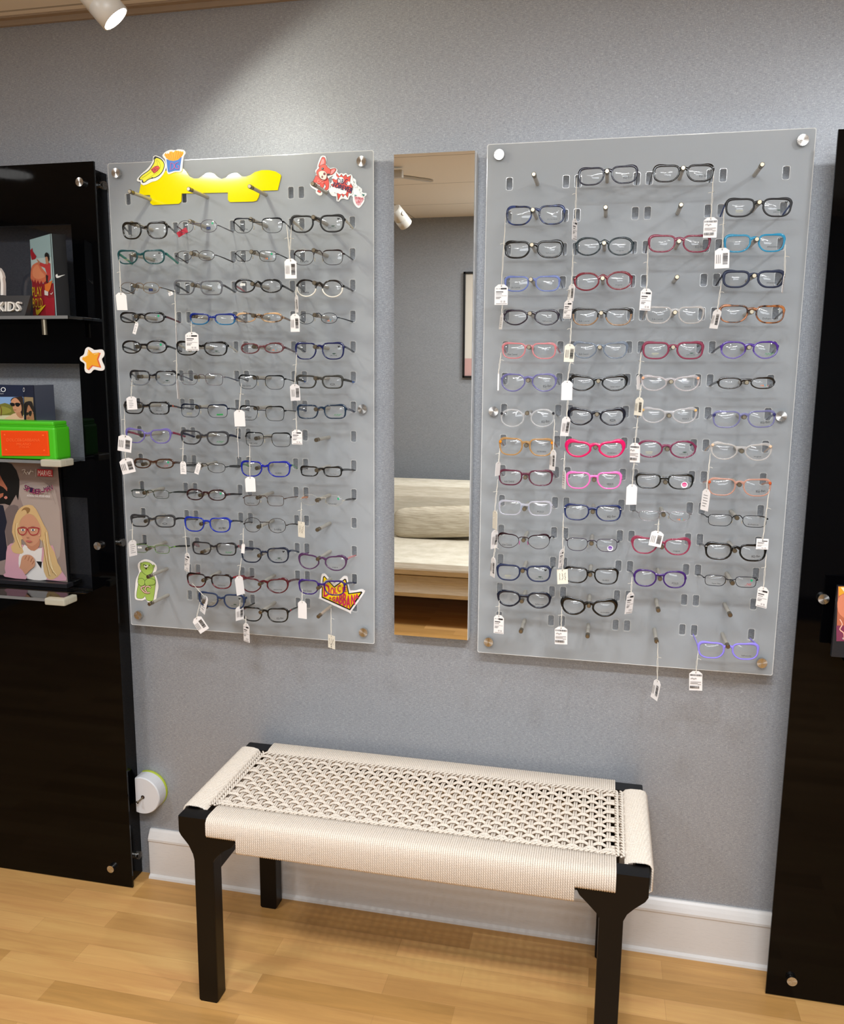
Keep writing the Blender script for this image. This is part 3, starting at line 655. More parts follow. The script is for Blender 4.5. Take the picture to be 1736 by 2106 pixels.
a.poly('3c4a48', [(740, 570), (842, 690), (900, 612), (952, 690), (1042, 622), (1075, 710), (1190, 650), (1160, 860), (1250, 1000), (1200, 1210), (1118, 1190), (1092, 1342), (1010, 1232), (950, 1322), (900, 1232), (795, 1422), (762, 1205), (690, 1185), (715, 1100), (570, 930), (675, 900), (610, 760), (755, 755)])
a.poly('d94538', [(755, 590), (840, 705), (900, 632), (950, 705), (1036, 645), (1070, 728), (1172, 672), (1148, 860), (1230, 1000), (1185, 1190), (1108, 1172), (1086, 1315), (1010, 1212), (950, 1298), (900, 1208), (805, 1390), (775, 1192), (708, 1175), (730, 1100), (592, 932), (688, 900), (630, 770), (765, 768)])
for x, y, r in ((880, 800, 95), (735, 735, 55), (660, 1090, 85), (760, 1110, 85), (870, 1130, 90), (980, 1150, 75), (1110, 900, 60)): a.dot('efeeea', x, y, r)
a.text('2a2350', 'D&G', 770, 905, 170, 310, rot=.10).text('2a2350', 'FOREVER', 630, 1000, 150, 600, rot=.30).text('2a2350', 'FOREVER', 640, 1006, 150, 600, rot=.30); fin(a)
a = sticker('strawberry_sticker', 'small speckled strawberry sticker right of the comic burst sticker', pxmap(14.467, 640, 315, -.0016))
a.slab('eef2f0', [(1230, 740), (1330, 800), (1350, 930), (1500, 1050), (1530, 1170), (1640, 1190), (1640, 1250), (1590, 1310), (1580, 1430), (1500, 1560), (1420, 1630), (1340, 1590), (1250, 1450), (1240, 1300), (1180, 1230), (1200, 900)], .0013, 3)
a.poly('e0aeb4', [(1290, 1280), (1400, 1310), (1550, 1330), (1540, 1430), (1470, 1510), (1390, 1560), (1310, 1440)], 3)
for i in range(46):
    u, v = random.uniform(1290, 1550), random.uniform(1290, 1540)
    if abs(u-1420) < 150-(v-1290)*.45: a.line('cf4a5c', [(u, v), (u+random.uniform(-30, 30), v+random.uniform(10, 35))], 12)
for i in range(26): u = random.random(); a.dot(random.choice(['66807c', '3e5654', 'a8b7b4']), 1220+u*260+random.uniform(-40, 50), 790+u*420+random.uniform(-60, 60), 9)
a.poly('2c6a62', [(1500, 1205), (1612, 1240), (1550, 1285)]).poly('5d8a80', [(1290, 1230), (1380, 1260), (1290, 1290)]); fin(a)
f3 = pxmap(6.2, 225, 1080, -.0016)
a = sticker('bear_sticker', 'green teddy bear sticker at the bottom left of the left frame board', f3)
a.slab('f0ece6', [(375, 480), (440, 438), (520, 450), (590, 500), (605, 560), (580, 620), (605, 680), (625, 780), (610, 860), (590, 960), (550, 990), (490, 980), (460, 945), (420, 960), (340, 950), (323, 900), (330, 780), (340, 690), (378, 600), (362, 530)], .0013, 3)
G_ = 'a2bf5a'
def og(pts, w_=4, sm=3): a.poly(G_, pts, sm); a.line('2e3d1a', pts, w_, sm, True)
og([(370, 740), (365, 690), (385, 620), (420, 590), (540, 600), (575, 660), (590, 720), (585, 780), (570, 900), (550, 965), (480, 960), (455, 905), (438, 925), (405, 938), (350, 925), (350, 850)])
a.dot(G_, 405, 492, 16).dot(G_, 565, 520, 16).line('2e3d1a', [(392, 505), (392, 485), (408, 476)], 4).line('2e3d1a', [(560, 502), (577, 520), (568, 545)], 4)
og([(400, 500), (440, 468), (510, 478), (552, 515), (562, 560), (545, 605), (500, 640), (455, 630), (410, 585), (392, 545)])
og([(370, 690), (365, 740), (400, 775), (440, 765), (455, 720), (420, 680)]); og([(450, 720), (490, 680), (560, 690), (588, 720), (570, 758), (520, 765), (470, 775)])
a.dot('e9e9d8', 468, 523, 26, 20).dot('101010', 465, 514, 11, 8).dot('101010', 440, 505, 5, 9).dot('101010', 508, 512, 5, 9).dot('35101a', 468, 552, 10, 13).line('101010', [(440, 540), (468, 545), (500, 532)], 4, 3)
for w_, c_ in ((20, '6d2a33'), (11, 'ecc9b8')): a.line(c_, [(455, 775), (430, 785), (402, 800), (440, 850), (480, 865), (515, 860)], w_, 3).line(c_, [(525, 800), (500, 780), (465, 790), (455, 830), (480, 850)], w_, 3)
fin(a)
f4 = pxmap(15.78, 650, 1175, -.0016)
a = sticker('jagged_sticker', 'jagged yellow and magenta lettered sticker at the lower right of left board', f4)
a.slab('f1edea', [(150, 400), (170, 130), (240, 75), (320, 100), (590, 385), (880, 165), (960, 155), (1030, 200), (1110, 620), (1460, 570), (1560, 620), (1570, 700), (1140, 1310), (1060, 1330), (160, 910), (110, 840)], .0013, 2)
a.poly('17110c', [(225, 180), (270, 145), (590, 490), (940, 235), (985, 265), (1075, 710), (1480, 650), (1510, 690), (1105, 1270), (180, 855), (185, 600)]).poly('f3cf0a', [(252, 210), (270, 185), (590, 535), (930, 285), (950, 290), (1045, 748), (1450, 695), (1090, 1218), (212, 826), (218, 600)])
for ch, x, y0, y1, w_ in (('D', 250, 395, 820, 190), ('O', 470, 510, 790, 110), ('L', 605, 530, 720, 85), ('C', 700, 440, 665, 100), ('E', 865, 500, 655, 120), ('&', 430, 830, 905, 60), ('G', 530, 820, 970, 85), ('A', 630, 800, 1030, 115), ('B', 760, 720, 1070, 95), ('B', 875, 690, 1115, 100), ('A', 985, 770, 1190, 125), ('N', 1145, 750, 1080, 115), ('A', 1275, 725, 890, 110)):
    for dx, dy in ((-9, 0), (9, 0), (0, -7), (0, 7)): a.text('c41f55', ch, x+dx, y1+dy, y1-y0, w_)
fin(a)
a = sticker('star_sticker', 'orange star sticker with a white edge on the black left cabinet', pxmap(6.677, 0, 700, CYF-.0016))
a.slab('eee6de', [(1210, 92), (1260, 110), (1300, 132), (1400, 125), (1432, 170), (1425, 220), (1397, 265), (1435, 360), (1420, 410), (1360, 415), (1290, 402), (1240, 450), (1180, 440), (1160, 390), (1160, 320), (1105, 280), (1100, 230), (1150, 195), (1172, 120)], .0013, 3)
a.poly('dd6a3a', [(1222, 130), (1280, 185), (1385, 170), (1352, 262), (1392, 378), (1276, 355), (1222, 412), (1195, 395), (1190, 310), (1135, 262), (1140, 235), (1200, 210)]).poly('eda32a', [(1212, 122), (1270, 178), (1365, 165), (1330, 260), (1365, 362), (1262, 338), (1205, 398), (1188, 388), (1184, 308), (1128, 262), (1134, 232), (1196, 208)]).line('f6cf78', [(1212, 140), (1218, 175), (1205, 205), (1150, 235)], 9).line('f6cf78', [(1290, 192), (1340, 182)], 9); fin(a)

# ------------------------------------------------------------------ things on the shelves of the left cabinet
def plmap(sc, ox, oy, P, N, lift=.00015):
    N = Vector(N).normalized()
    def f(x, y, k):
        d = ray(ox+x/sc, oy+y/sc); t = (P-CAM).dot(N)/d.dot(N); return CAM+d*t+N*(k*lift if k >= 0 else k)
    return f
def vplane(A, B_):
    """upright plane through two points, normal towards the camera"""
    n = (B_-A).cross(Vector((0, 0, 1))).normalized(); return n if n.dot(CAM-A) > 0 else -n
z1 = Z0+.8003
L1, F1, R1_ = at(61, 493, -.055), at(104.3, 480.5, -.115), at(134.5, 482.8, -.070)
t = thing('folded_display_card', 'folded display card with a red jumping child beside a dark panel, top shelf', 'display card', (F1.x, F1.y, z1))
n1 = vplane(L1, F1); n2 = vplane(F1, R1_); f = plmap(8.775, 0, 460, F1-Vector((0, 0, .1)), n1)
a = Art(f); FL = lambda p: Vector((p.x, p.y, z1))
mb = MB(); mb.prism([L1, F1, FL(F1), FL(L1)], n1, .002); mb.build('picture_panel', mat('94aeb0', .4), t)
a.poly('98b3b4', [(540, 295), (912, 187), (998, 1665), (603, 1655)]).poly('b8c8c4', [(560, 640), (925, 600), (950, 1000), (575, 950)])
a.poly('d0704c', [(570, 800), (630, 720), (720, 700), (760, 800), (840, 900), (850, 1050), (580, 1050)], 3).poly('e08a60', [(600, 820), (680, 740), (740, 850), (820, 950), (700, 1000), (600, 950)], 3)
a.poly('8e1620', [(580, 1000), (620, 1060), (640, 1000), (660, 1080), (690, 1020), (720, 1090), (750, 1030), (780, 1090), (820, 1040), (975, 1080), (998, 1665), (603, 1655)])
a.poly('a51e2c', [(800, 1300), (900, 1350), (990, 1330), (998, 1665), (840, 1650)])
a.poly('9a1424', [(553, 480), (590, 440), (600, 500), (665, 590), (640, 640), (580, 655), (560, 560)]).poly('c03a3a', [(680, 650), (740, 700), (820, 730), (880, 700), (915, 720), (925, 980), (880, 1060), (850, 900), (820, 800), (730, 760)], 0)
a.poly('b07a5a', [(660, 630), (700, 660), (740, 700), (720, 740)]).poly('b98464', [(830, 590), (870, 580), (890, 690), (860, 740), (835, 690)], 3).poly('15100e', [(820, 600), (820, 550), (850, 520), (890, 550), (905, 640), (885, 680), (870, 600), (835, 600)], 2).poly('2a1616', [(840, 920), (880, 940), (870, 1080), (845, 1050)])
a.poly('e0782a', [(820, 1100), (870, 1080), (960, 1020), (920, 1180), (880, 1250), (830, 1250)]).poly('ddd5cc', [(815, 1200), (885, 1230), (885, 1300), (820, 1290)]).line('f0ece4', [(925, 1260), (945, 1275), (965, 1240)], 10, 3)
a.text('d8b818', 'PLAY', 605, 1320, 180, 175, rot=-.06).text('d8b818', 'BOLD', 612, 1520, 180, 175, rot=-.04).poly('d8b818', [(665, 1520), (700, 1560), (845, 1460), (760, 1580), (700, 1650), (670, 1620)], 3)
a.done('picture_print', t)
mb = MB(); mb.prism([F1, R1_, FL(R1_), FL(F1)], n2, .002); mb.build('dark_panel', mat('2c2c2e', .25, .3), t)
a = Art(plmap(8.775, 0, 460, F1-Vector((0, 0, .1)), n2)); a.poly('ecebe8', [(1003, 945), (1010, 920), (1035, 910), (1040, 935), (1060, 942), (1110, 932), (1175, 920), (1110, 950), (1060, 975), (1020, 978)], 3); a.done('swoosh_mark', t)
kt = thing('kids_sign_block', 'dark sign block with raised white letters on the top cabinet shelf', 'sign', (-.25, -.1, z1))
p0, p1, p2 = at(62.7, 607.6, -.105), at(57, 648.6, -.115), at(-130, 607, -.105)
mb = MB(); mb.add([(p2.x, -.105, p0.z), (p0.x, -.105, p0.z), (p0.x-.01, -.118, z1), (p2.x, -.118, z1), (p2.x, -.095, p0.z), (p0.x, -.095, p0.z), (p0.x-.01, -.100, z1), (p2.x, -.100, z1)], [(0, 3, 2, 1), (4, 5, 6, 7), (0, 1, 5, 4), (1, 2, 6, 5), (2, 3, 7, 6), (3, 0, 4, 7)]); mb.build('sign_base', mat('343435', .35), kt)
vs, fs, tw = textgeo('KIDS'); mb = MB(); A0 = at(.5, 640, -.112); wd = at(46, 640, -.112).x-A0.x; hh = .0235
P = [Vector((A0.x+x/tw*wd+.12*y*hh, -.122, A0.z-.001+y*hh)) for x, y in vs]; mb.add(P, fs)
for k_ in range(1, 5): mb.add([p+Vector((0, .0025*k_, 0)) for p in P], fs)
ed = {}
for f_ in fs:
    for i in range(len(f_)):
        e = tuple(sorted((f_[i], f_[(i+1) % len(f_)]))); ed[e] = ed.get(e, 0)+1
Q = [p+Vector((0, .010, 0)) for p in P]; n = len(P); mb.add(P+Q, [(e[0], e[1], n+e[1], n+e[0]) for e, c_ in ed.items() if c_ == 1]); mb.build('raised_letters', mat('ece8df', .4), kt)
a = Art(plmap(8.775, 0, 460, Vector((0, -.10, 0)), (0, -1, 0))); a.slab('e8e2da', [(60, 1290), (58, 1080), (46, 1000), (52, 960), (30, 880), (-20, 800), (-120, 760), (-230, 800), (-290, 900), (-310, 1080), (-310, 1290), (-255, 1290), (-255, 1080), (-235, 930), (-180, 850), (-120, 825), (-50, 850), (0, 950), (10, 1080), (8, 1290)], .01); a.done('white_figure', kt)

# second shelf
z2 = Z0+.4503
pt = thing('triptych_display_card', 'navy folded display card picturing people in sunglasses on the middle shelf', 'display card', (-.2, -.06, z2))
A1, B1, C1, D1 = at(-60, 790, -.080), at(48, 792, -.058), at(70, 792, -.078), at(110, 791, -.050)
f = lambda p: Vector((p.x, p.y, z2))
NAVY = mat('0c1226', .3)
for (u_, v_, nm) in ((A1, B1, 'picture_panel'), (B1, C1, 'picture_panel'), (C1, D1, 'side_panel')):
    mb = MB(); mb.prism([u_, v_, f(v_), f(u_)], vplane(u_, v_), .0018); mb.build(nm, NAVY, pt)
a = Art(plmap(11.7, 0, 780, B1, vplane(A1, B1)))
a.poly('182038', [(-700, 130), (560, 140), (585, 1120), (-700, 1120)]).poly('7d9ac4', [(-700, 420), (562, 425), (575, 700), (-700, 700)]).poly('6f6a2c', [(-700, 640), (0, 600), (120, 570), (280, 620), (575, 600), (580, 900), (-700, 900)], 0).poly('8c8438', [(-100, 700), (60, 650), (250, 720), (250, 800), (-50, 850)], 3).poly('c9b99a', [(-700, 880), (580, 860), (585, 1120), (-700, 1120)])
a.poly('d3aa8a', [(100, 960), (250, 870), (390, 810), (560, 900), (585, 1000), (585, 1120), (60, 1120)], 2).poly('b3785a', [(400, 760), (520, 760), (570, 920), (480, 930), (400, 850)], 2)
a.poly('2a1c16', [(265, 500), (320, 440), (450, 425), (558, 440), (570, 800), (540, 900), (500, 780), (400, 560), (280, 540)], 2).poly('be8464', [(275, 520), (350, 450), (430, 480), (510, 600), (520, 760), (430, 800), (370, 800), (330, 740), (310, 660), (285, 600)], 3)
a.poly('0d0b0b', [(245, 575), (300, 565), (355, 585), (360, 640), (300, 650), (265, 625)], 3).poly('0d0b0b', [(375, 575), (450, 565), (500, 600), (450, 660), (390, 640)], 3).line('0d0b0b', [(350, 590), (540, 590)], 14).line('8e4a3a', [(335, 728), (370, 738), (400, 730)], 12, 3)
a.line('6b3020', [(10, 640), (45, 740), (30, 880)], 14, 3).text('e8e8ea', 'POLO', -278, 305, 118, 430).text('c8c8cc', 'EYEWEAR', -60, 358, 22, 160); a.done('picture_print', pt)
a = Art(plmap(11.7, 0, 780, B1, vplane(B1, C1)))
a.poly('1c2036', [(560, 145), (800, 150), (828, 1120), (585, 1120)]).poly('a58a64', [(575, 425), (800, 435), (828, 1120), (585, 1120)]).poly('1c1412', [(585, 620), (640, 540), (760, 530), (805, 640), (822, 760), (828, 900), (600, 1000)], 2).poly('b87a5c', [(690, 620), (650, 760), (640, 900), (660, 1120), (820, 1120), (815, 850), (750, 700)], 3)
a.poly('141012', [(630, 800), (685, 800), (690, 850), (650, 870), (625, 840)], 3).poly('141012', [(700, 780), (770, 760), (765, 850), (735, 890), (700, 850)], 3).line('c8a888', [(770, 780), (815, 800)], 8).line('a04a40', [(670, 935), (720, 925)], 14).text('d8d8dc', 'O', 562, 305, 110, 46); a.done('picture_print', pt)
gt = thing('glasses_case', 'bright green rubber glasses case with an orange plate on the middle shelf', 'glasses case', (-.2, -.09, z2))
GR = mat('45b516', .45)
q1, q2 = at(117, 936, -.120), at(120, 872, -.112)
xr = q1.x; ztop = at(112, 867, -.112).z; zl = at(112, 878, -.115).z
mb = MB(); mb.bbox((-.40, -.122, z2), (xr, -.062, zl-.0005), .006); mb.build('case_body', GR, gt)
mb = MB(); mb.bbox((-.396, -.117, zl-.0004), (xr-.004, -.066, zl+.003), .001); mb.bbox((-.397, -.119, zl+.0025), (xr-.005, -.065, ztop), .004); mb.build('case_lid', GR, gt)
a = Art(plmap(11.7, 0, 780, Vector((0, -.1245, 0)), (0, -1, 0))); OR = 'ee4e0c'
def rq(pts, r_): # rounded quad
    o = []
    for i in range(4):
        p, c_, n_ = pts[i-1], pts[i], pts[(i+1) % 4]
        for w_ in (1, .5, .15, 0, -.15, -.5, -1):
            q_ = p if w_ > 0 else n_; d_ = math.hypot(q_[0]-c_[0], q_[1]-c_[1]); s_ = abs(w_)*r_/d_; k_ = (1-abs(w_))*.25*r_
            o.append((c_[0]+(q_[0]-c_[0])*s_, c_[1]+(q_[1]-c_[1])*s_))
    return o
a.slab(OR, rq([(10, 1232), (1145, 1246), (1190, 1845), (45, 1840)], 60), .0024); a.poly('e24408', rq([(35, 1265), (1115, 1278), (1155, 1810), (72, 1805)], 40))
a.done('name_plate', gt); a = Art(plmap(11.7, 0, 780, Vector((0, -.1253, 0)), (0, -1, 0)))
a.text('f46a30', 'DOLCE&GABBANA', 160, 1495, 72, 800, rot=.004).text('f46a30', 'MILANO', 405, 1590, 62, 340).text('f46a30', 'ITALIA', 465, 1650, 42, 240); a.done('plate_lettering', gt)
mb = MB()
for u_, v_ in ((105, 1340), (1030, 1355), (145, 1700), (1058, 1718)): p = plmap(11.7, 0, 780, Vector((0, -.1247, 0)), (0, -1, 0))(u_, v_, 0); mb.sweep([p, p+Vector((0, -.0012, 0))], [.0027, .0018], k=16)
mb.build('plate_rivet', mat('f05a1a', .4), gt)

# lowest shelf: poster in a black stand
z3 = Z0+.1023
po = thing('poster_stand', 'black poster stand picturing a blond girl in red glasses, lowest shelf', 'poster', (-.25, -.11, z3))
d = ray(139.3, 1197.5); A3 = CAM+d*((z3+.011-CAM.z)/d.z); d = ray(118, 961); Yt = CAM.y+(A3.x-CAM.x)*d.y/d.x; T3 = CAM+d*((Yt-CAM.y)/d.y)
N3 = (T3-A3).cross(Vector((1, 0, 0))).normalized(); N3 = N3 if N3.y < 0 else -N3
fp = plmap(5.85, 0, 930, A3, N3)
top = A3+(T3-A3)*1.03; lft = Vector((-.26, 0, 0)); bot = A3-(T3-A3).normalized()*.0
mb = MB(); mb.prism([bot+lft, bot+Vector((.0015, 0, 0)), top+Vector((.0015, 0, 0)), top+lft], N3, .016); mb.build('poster_board', mat('0d0d0f', .5), po)
mb = MB(); mb.bbox((A3.x+lft.x, A3.y-.022, z3), (A3.x+.012, A3.y+.045, A3.z+.0005), .0015); mb.build('stand_base', mat('1a1a1e', .4), po)
a = Art(fp)
a.poly('8f7d76', [(-300, -20), (683, 20), (815, 1565), (-300, 1440)]).poly('a3938a', [(240, 400), (660, 450), (720, 1250), (500, 1200), (300, 700)], 3)
a.poly('6d5f5c', [(60, 700), (220, 650), (200, 900), (150, 1100), (90, 1120)], 3)
a.poly('191d2c', [(-300, 560), (40, 640), (85, 840), (60, 950), (85, 1150), (70, 1290), (0, 1310), (-300, 1400)]).poly('11100f', [(-300, 0), (140, 140), (200, 220), (235, 330), (235, 420), (220, 580), (195, 510), (120, 640), (60, 620), (-300, 640)])
a.poly('a06048', [(-10, 250), (30, 330), (90, 430), (90, 470), (40, 420), (-40, 380)], 0).poly('a06048', [(0, 500), (45, 490), (40, 530), (-20, 570)]).poly('c07868', [(50, 545), (75, 525), (95, 545), (75, 565)], 2)
BL_, BD, SK, PK = 'c9a876', '8d6a40', 'c08c6e', 'c795a0'
a.poly(PK, [(95, 1130), (180, 1090), (300, 1120), (500, 1150), (640, 1120), (690, 1330), (770, 1460), (800, 1545), (560, 1535), (330, 1520), (80, 1490), (75, 1290)], 2)
a.poly('dcd6d0', [(300, 1110), (400, 1180), (510, 1150), (500, 1300), (560, 1400), (560, 1535), (330, 1520), (240, 1420), (230, 1260), (260, 1200)], 2).poly('1a1a1e', [(440, 1310), (510, 1315), (500, 1400)])
a.poly(BL_, [(300, 640), (400, 640), (470, 740), (520, 850), (580, 960), (600, 1100), (660, 1200), (700, 1330), (750, 1440), (640, 1530), (560, 1500), (520, 1350), (540, 1150), (480, 1040), (260, 1050), (290, 1200), (230, 1220), (160, 1200), (140, 1130), (185, 1070), (150, 960), (170, 820), (220, 700)], 2)
a.poly(BD, [(320, 660), (370, 680), (350, 730), (310, 740), (270, 760), (240, 800), (270, 690)], 2)
a.poly('b37c60', [(320, 1040), (470, 1020), (480, 1120), (420, 1185), (340, 1150)], 2)
a.poly(SK, [(245, 850), (290, 770), (350, 740), (420, 770), (475, 850), (500, 930), (495, 1000), (460, 1080), (400, 1125), (350, 1115), (290, 1060), (255, 970)], 3)
a.poly(BL_, [(330, 735), (270, 790), (235, 870), (215, 1000), (190, 880), (230, 750), (300, 690)], 3).poly(BL_, [(350, 735), (420, 760), (480, 850), (500, 900), (520, 1000), (560, 950), (500, 800), (420, 690)], 3)
for l_ in ([(200, 850), (190, 980), (250, 1150)], [(550, 960), (580, 1200), (640, 1450)], [(570, 1100), (600, 1350), (680, 1480)], [(520, 1050), (560, 1300), (600, 1480)]): a.line('a88858', l_, 6, 4).line('e3cc9e', [(x+14, y) for x, y in l_], 9, 4)
for cx_ in (288, 410): a.dot('e6ded8', cx_, 932, 24, 13).dot('4a5868', cx_, 932, 12).dot('111111', cx_, 932, 5).line('9a6a4a', [(cx_-28, 898), (cx_, 890), (cx_+28, 898)], 7, 3)
for pts in ([(235, 908), (330, 905), (332, 950), (305, 985), (265, 985), (240, 960)], [(358, 905), (470, 905), (480, 935), (460, 980), (400, 990), (368, 965)]): a.line('a02436', pts, 9, 3, True)
a.line('a02436', [(330, 925), (358, 925)], 10).line('a02436', [(470, 915), (492, 912)], 9).line('a8705a', [(335, 1015), (350, 1022), (368, 1014)], 7, 3).poly('b5605a', [(325, 1062), (348, 1053), (365, 1056), (402, 1065), (368, 1080)], 3).dot('cf9a80', 492, 990, 9, 14)
a.poly(SK, [(250, 1400), (265, 1340), (285, 1250), (340, 1225), (400, 1240), (435, 1290), (435, 1360), (380, 1410), (330, 1460), (290, 1450)], 3)
for l_ in ([(340, 1240), (315, 1285)], [(375, 1245), (355, 1300)], [(410, 1265), (385, 1315)], [(430, 1300), (405, 1340)]): a.line('90583e', l_, 6)
a.poly(PK, [(80, 1450), (150, 1420), (250, 1380), (320, 1460), (330, 1520), (80, 1490)], 2)
for l_ in ([(430, 260), (600, 380), (720, 300)], [(560, 300), (640, 480), (690, 620)], [(500, 340), (700, 330)]): a.line('83736d', l_, 3)
a.line('ece8e4', [(285, 212), (325, 205), (300, 262), (318, 232), (345, 262)], 6, 3).line('ece8e4', [(345, 240), (360, 232), (368, 262), (380, 230)], 5, 3).line('ece8e4', [(375, 265), (395, 205), (385, 235), (405, 222), (425, 235)], 5, 3).line('cfc8c4', [(453, 195), (455, 290)], 3)
a.poly('b5202a', [(472, 196), (655, 205), (660, 290), (474, 282)]).text('f0e6e2', 'MARVEL', 480, 274, 66, 172, rot=.04)
for i, ch in enumerate('SPIDER-MAN'):
    u = i/9; x = 308+u*328; y = 440+60*math.sin(PI*min(1, u*1.05))*.8+u*8; 
    a.text('c0356a', ch, x+4, y+5, 62, 34, rot=.55*(.5-u)).text('2c1a38', ch, x, y, 62, 34, rot=.55*(.5-u))
a.text('e0dad6', 'ACROSS THE SPIDER-VERSE', 358, 522, 24, 278, rot=.05); a.done('poster_print', po)

# right cabinet poster corner
rp_ = thing('display_poster', 'poster with an orange and yellow face print at the right photo edge', 'poster', (1.80, -.12, Z0+.0905))
fq = plmap(1.903, 1540, 1000, Vector((0, -.115, 0)), (0, -1, 0))
pz = fq(349, 390, 0); mb = MB(); mb.box((pz.x, -.1148, Z0+.0905), (pz.x+.2, -.105, pz.z)); mb.build('poster_board', mat('15151a', .5), rp_)
a = Art(fq); zb_ = 606
a.poly('b5664a', [(350, 392), (560, 392), (560, zb_), (343, zb_)]).poly('e0a030', [(352, 393), (420, 393), (400, 415), (370, 420), (353, 430)]).poly('f0ddb0', [(360, 396), (380, 396), (372, 412)]).poly('d58262', [(350, 440), (380, 420), (440, 430), (440, 540), (380, 520), (350, 490)], 3).poly('7c3550', [(343, 545), (440, 545), (440, zb_), (343, zb_)]).line('f0b8a0', [(356, 520), (366, 540), (356, 560), (372, 575), (373, 600)], 4, 3).text('e8e0da', 'D', 366, 598, 6)
a.done('poster_print', rp_)

# ------------------------------------------------------------------ eyeglass frames
SHP = {  # top power, bottom power, taper, cat-eye lift, hinge height
    'sq': (4.4, 3.1, .10, 0, .30), 're': (4.6, 4.2, .06, 0, .24), 'ov': (2.2, 2.2, .0, 0, .04), 'ro': (2.15, 2.05, .02, 0, .20),
    'ca': (3.0, 2.4, .18, .10, .32), 'pa': (2.9, 2.2, .14, 0, .26), 'bu': (3.8, 2.9, .22, .05, .28), 'tp': (4.8, 3.2, .17, 0, .34), 'ro2': (2.8, 2.6, .05, 0, .12)}
SNAME = {'sq': 'soft-square', 're': 'rectangular', 'ov': 'oval', 'ro': 'round', 'ca': 'cat-eye', 'pa': 'rounded', 'bu': 'butterfly-shaped', 'tp': 'squarish', 'ro2': 'narrow rounded'}
LENS = glassmat('demo_lens', (.965, .97, .968, 1), .0, .015)
def se_(t, e): return math.copysign(abs(t)**e, t)
def lens_loop(shape, w_, h_, N=40):
    nt, nb, tp_, cat, _ = SHP[shape]; o = []
    for i in range(N):
        t = 2*PI*i/N; c, s = math.cos(t), math.sin(t); n_ = nt if s >= 0 else nb
        x, z = w_/2*se_(c, 2/n_), h_/2*se_(s, 2/n_)
        if z < 0: x *= 1-tp_*(-z/(h_/2))**1.2
        if z < 0 and x < 0: x *= 1-(.20 if nt > 2.6 else .07)*(-z/(h_/2))**1.3
        u = x/(w_/2)
        z += cat*h_*(u if u > 0 else u*.35)*(.5+.5*z/(h_/2))
        o.append((x, z))
    return o
def rimmat(kind, h):
    if h.startswith('#t'): return tortoise('tortoise_'+h, *{'#t1': ('2a150b', 'a8683a'), '#t2': ('3a2a20', 'c8a47c'), '#t3': ('0e1228', '2c3c6c')}[h])
    if kind in 'TR': return (lambda L: tmat(h, .72 if L > .6 else .60 if L > .2 else .45, .10))(sum(lin(h)[:3])/3)
    if kind == 'M': return mat(h, .5, 0, .4)
    if kind in 'WB': return mat(h, .3, .7, .5)
    return mat(h, .14, 0, .6)
PADM = tmat('d8d4c4', .5, .1)
INK = mat('1c1c22', .5)
def local_build(mb, name, mats, parent):
    me = bpy.data.meshes.new(name); me.from_pydata(mb.v, [], mb.f)
    for m in (mats if isinstance(mats, list) else [mats]): me.materials.append(m)
    me.polygons.foreach_set('material_index', mb.m); me.polygons.foreach_set('use_smooth', mb.sm); me.update()
    o = bpy.data.objects.new(name, me); COL.objects.link(o); o.parent = parent; return o
ORD = ['', 'one', 'two', 'three', 'four', 'five', 'six', 'seven', 'eight', 'nine', 'ten', 'eleven', 'twelve', 'thirteen', 'fourteen', 'fifteen']
GL = {}
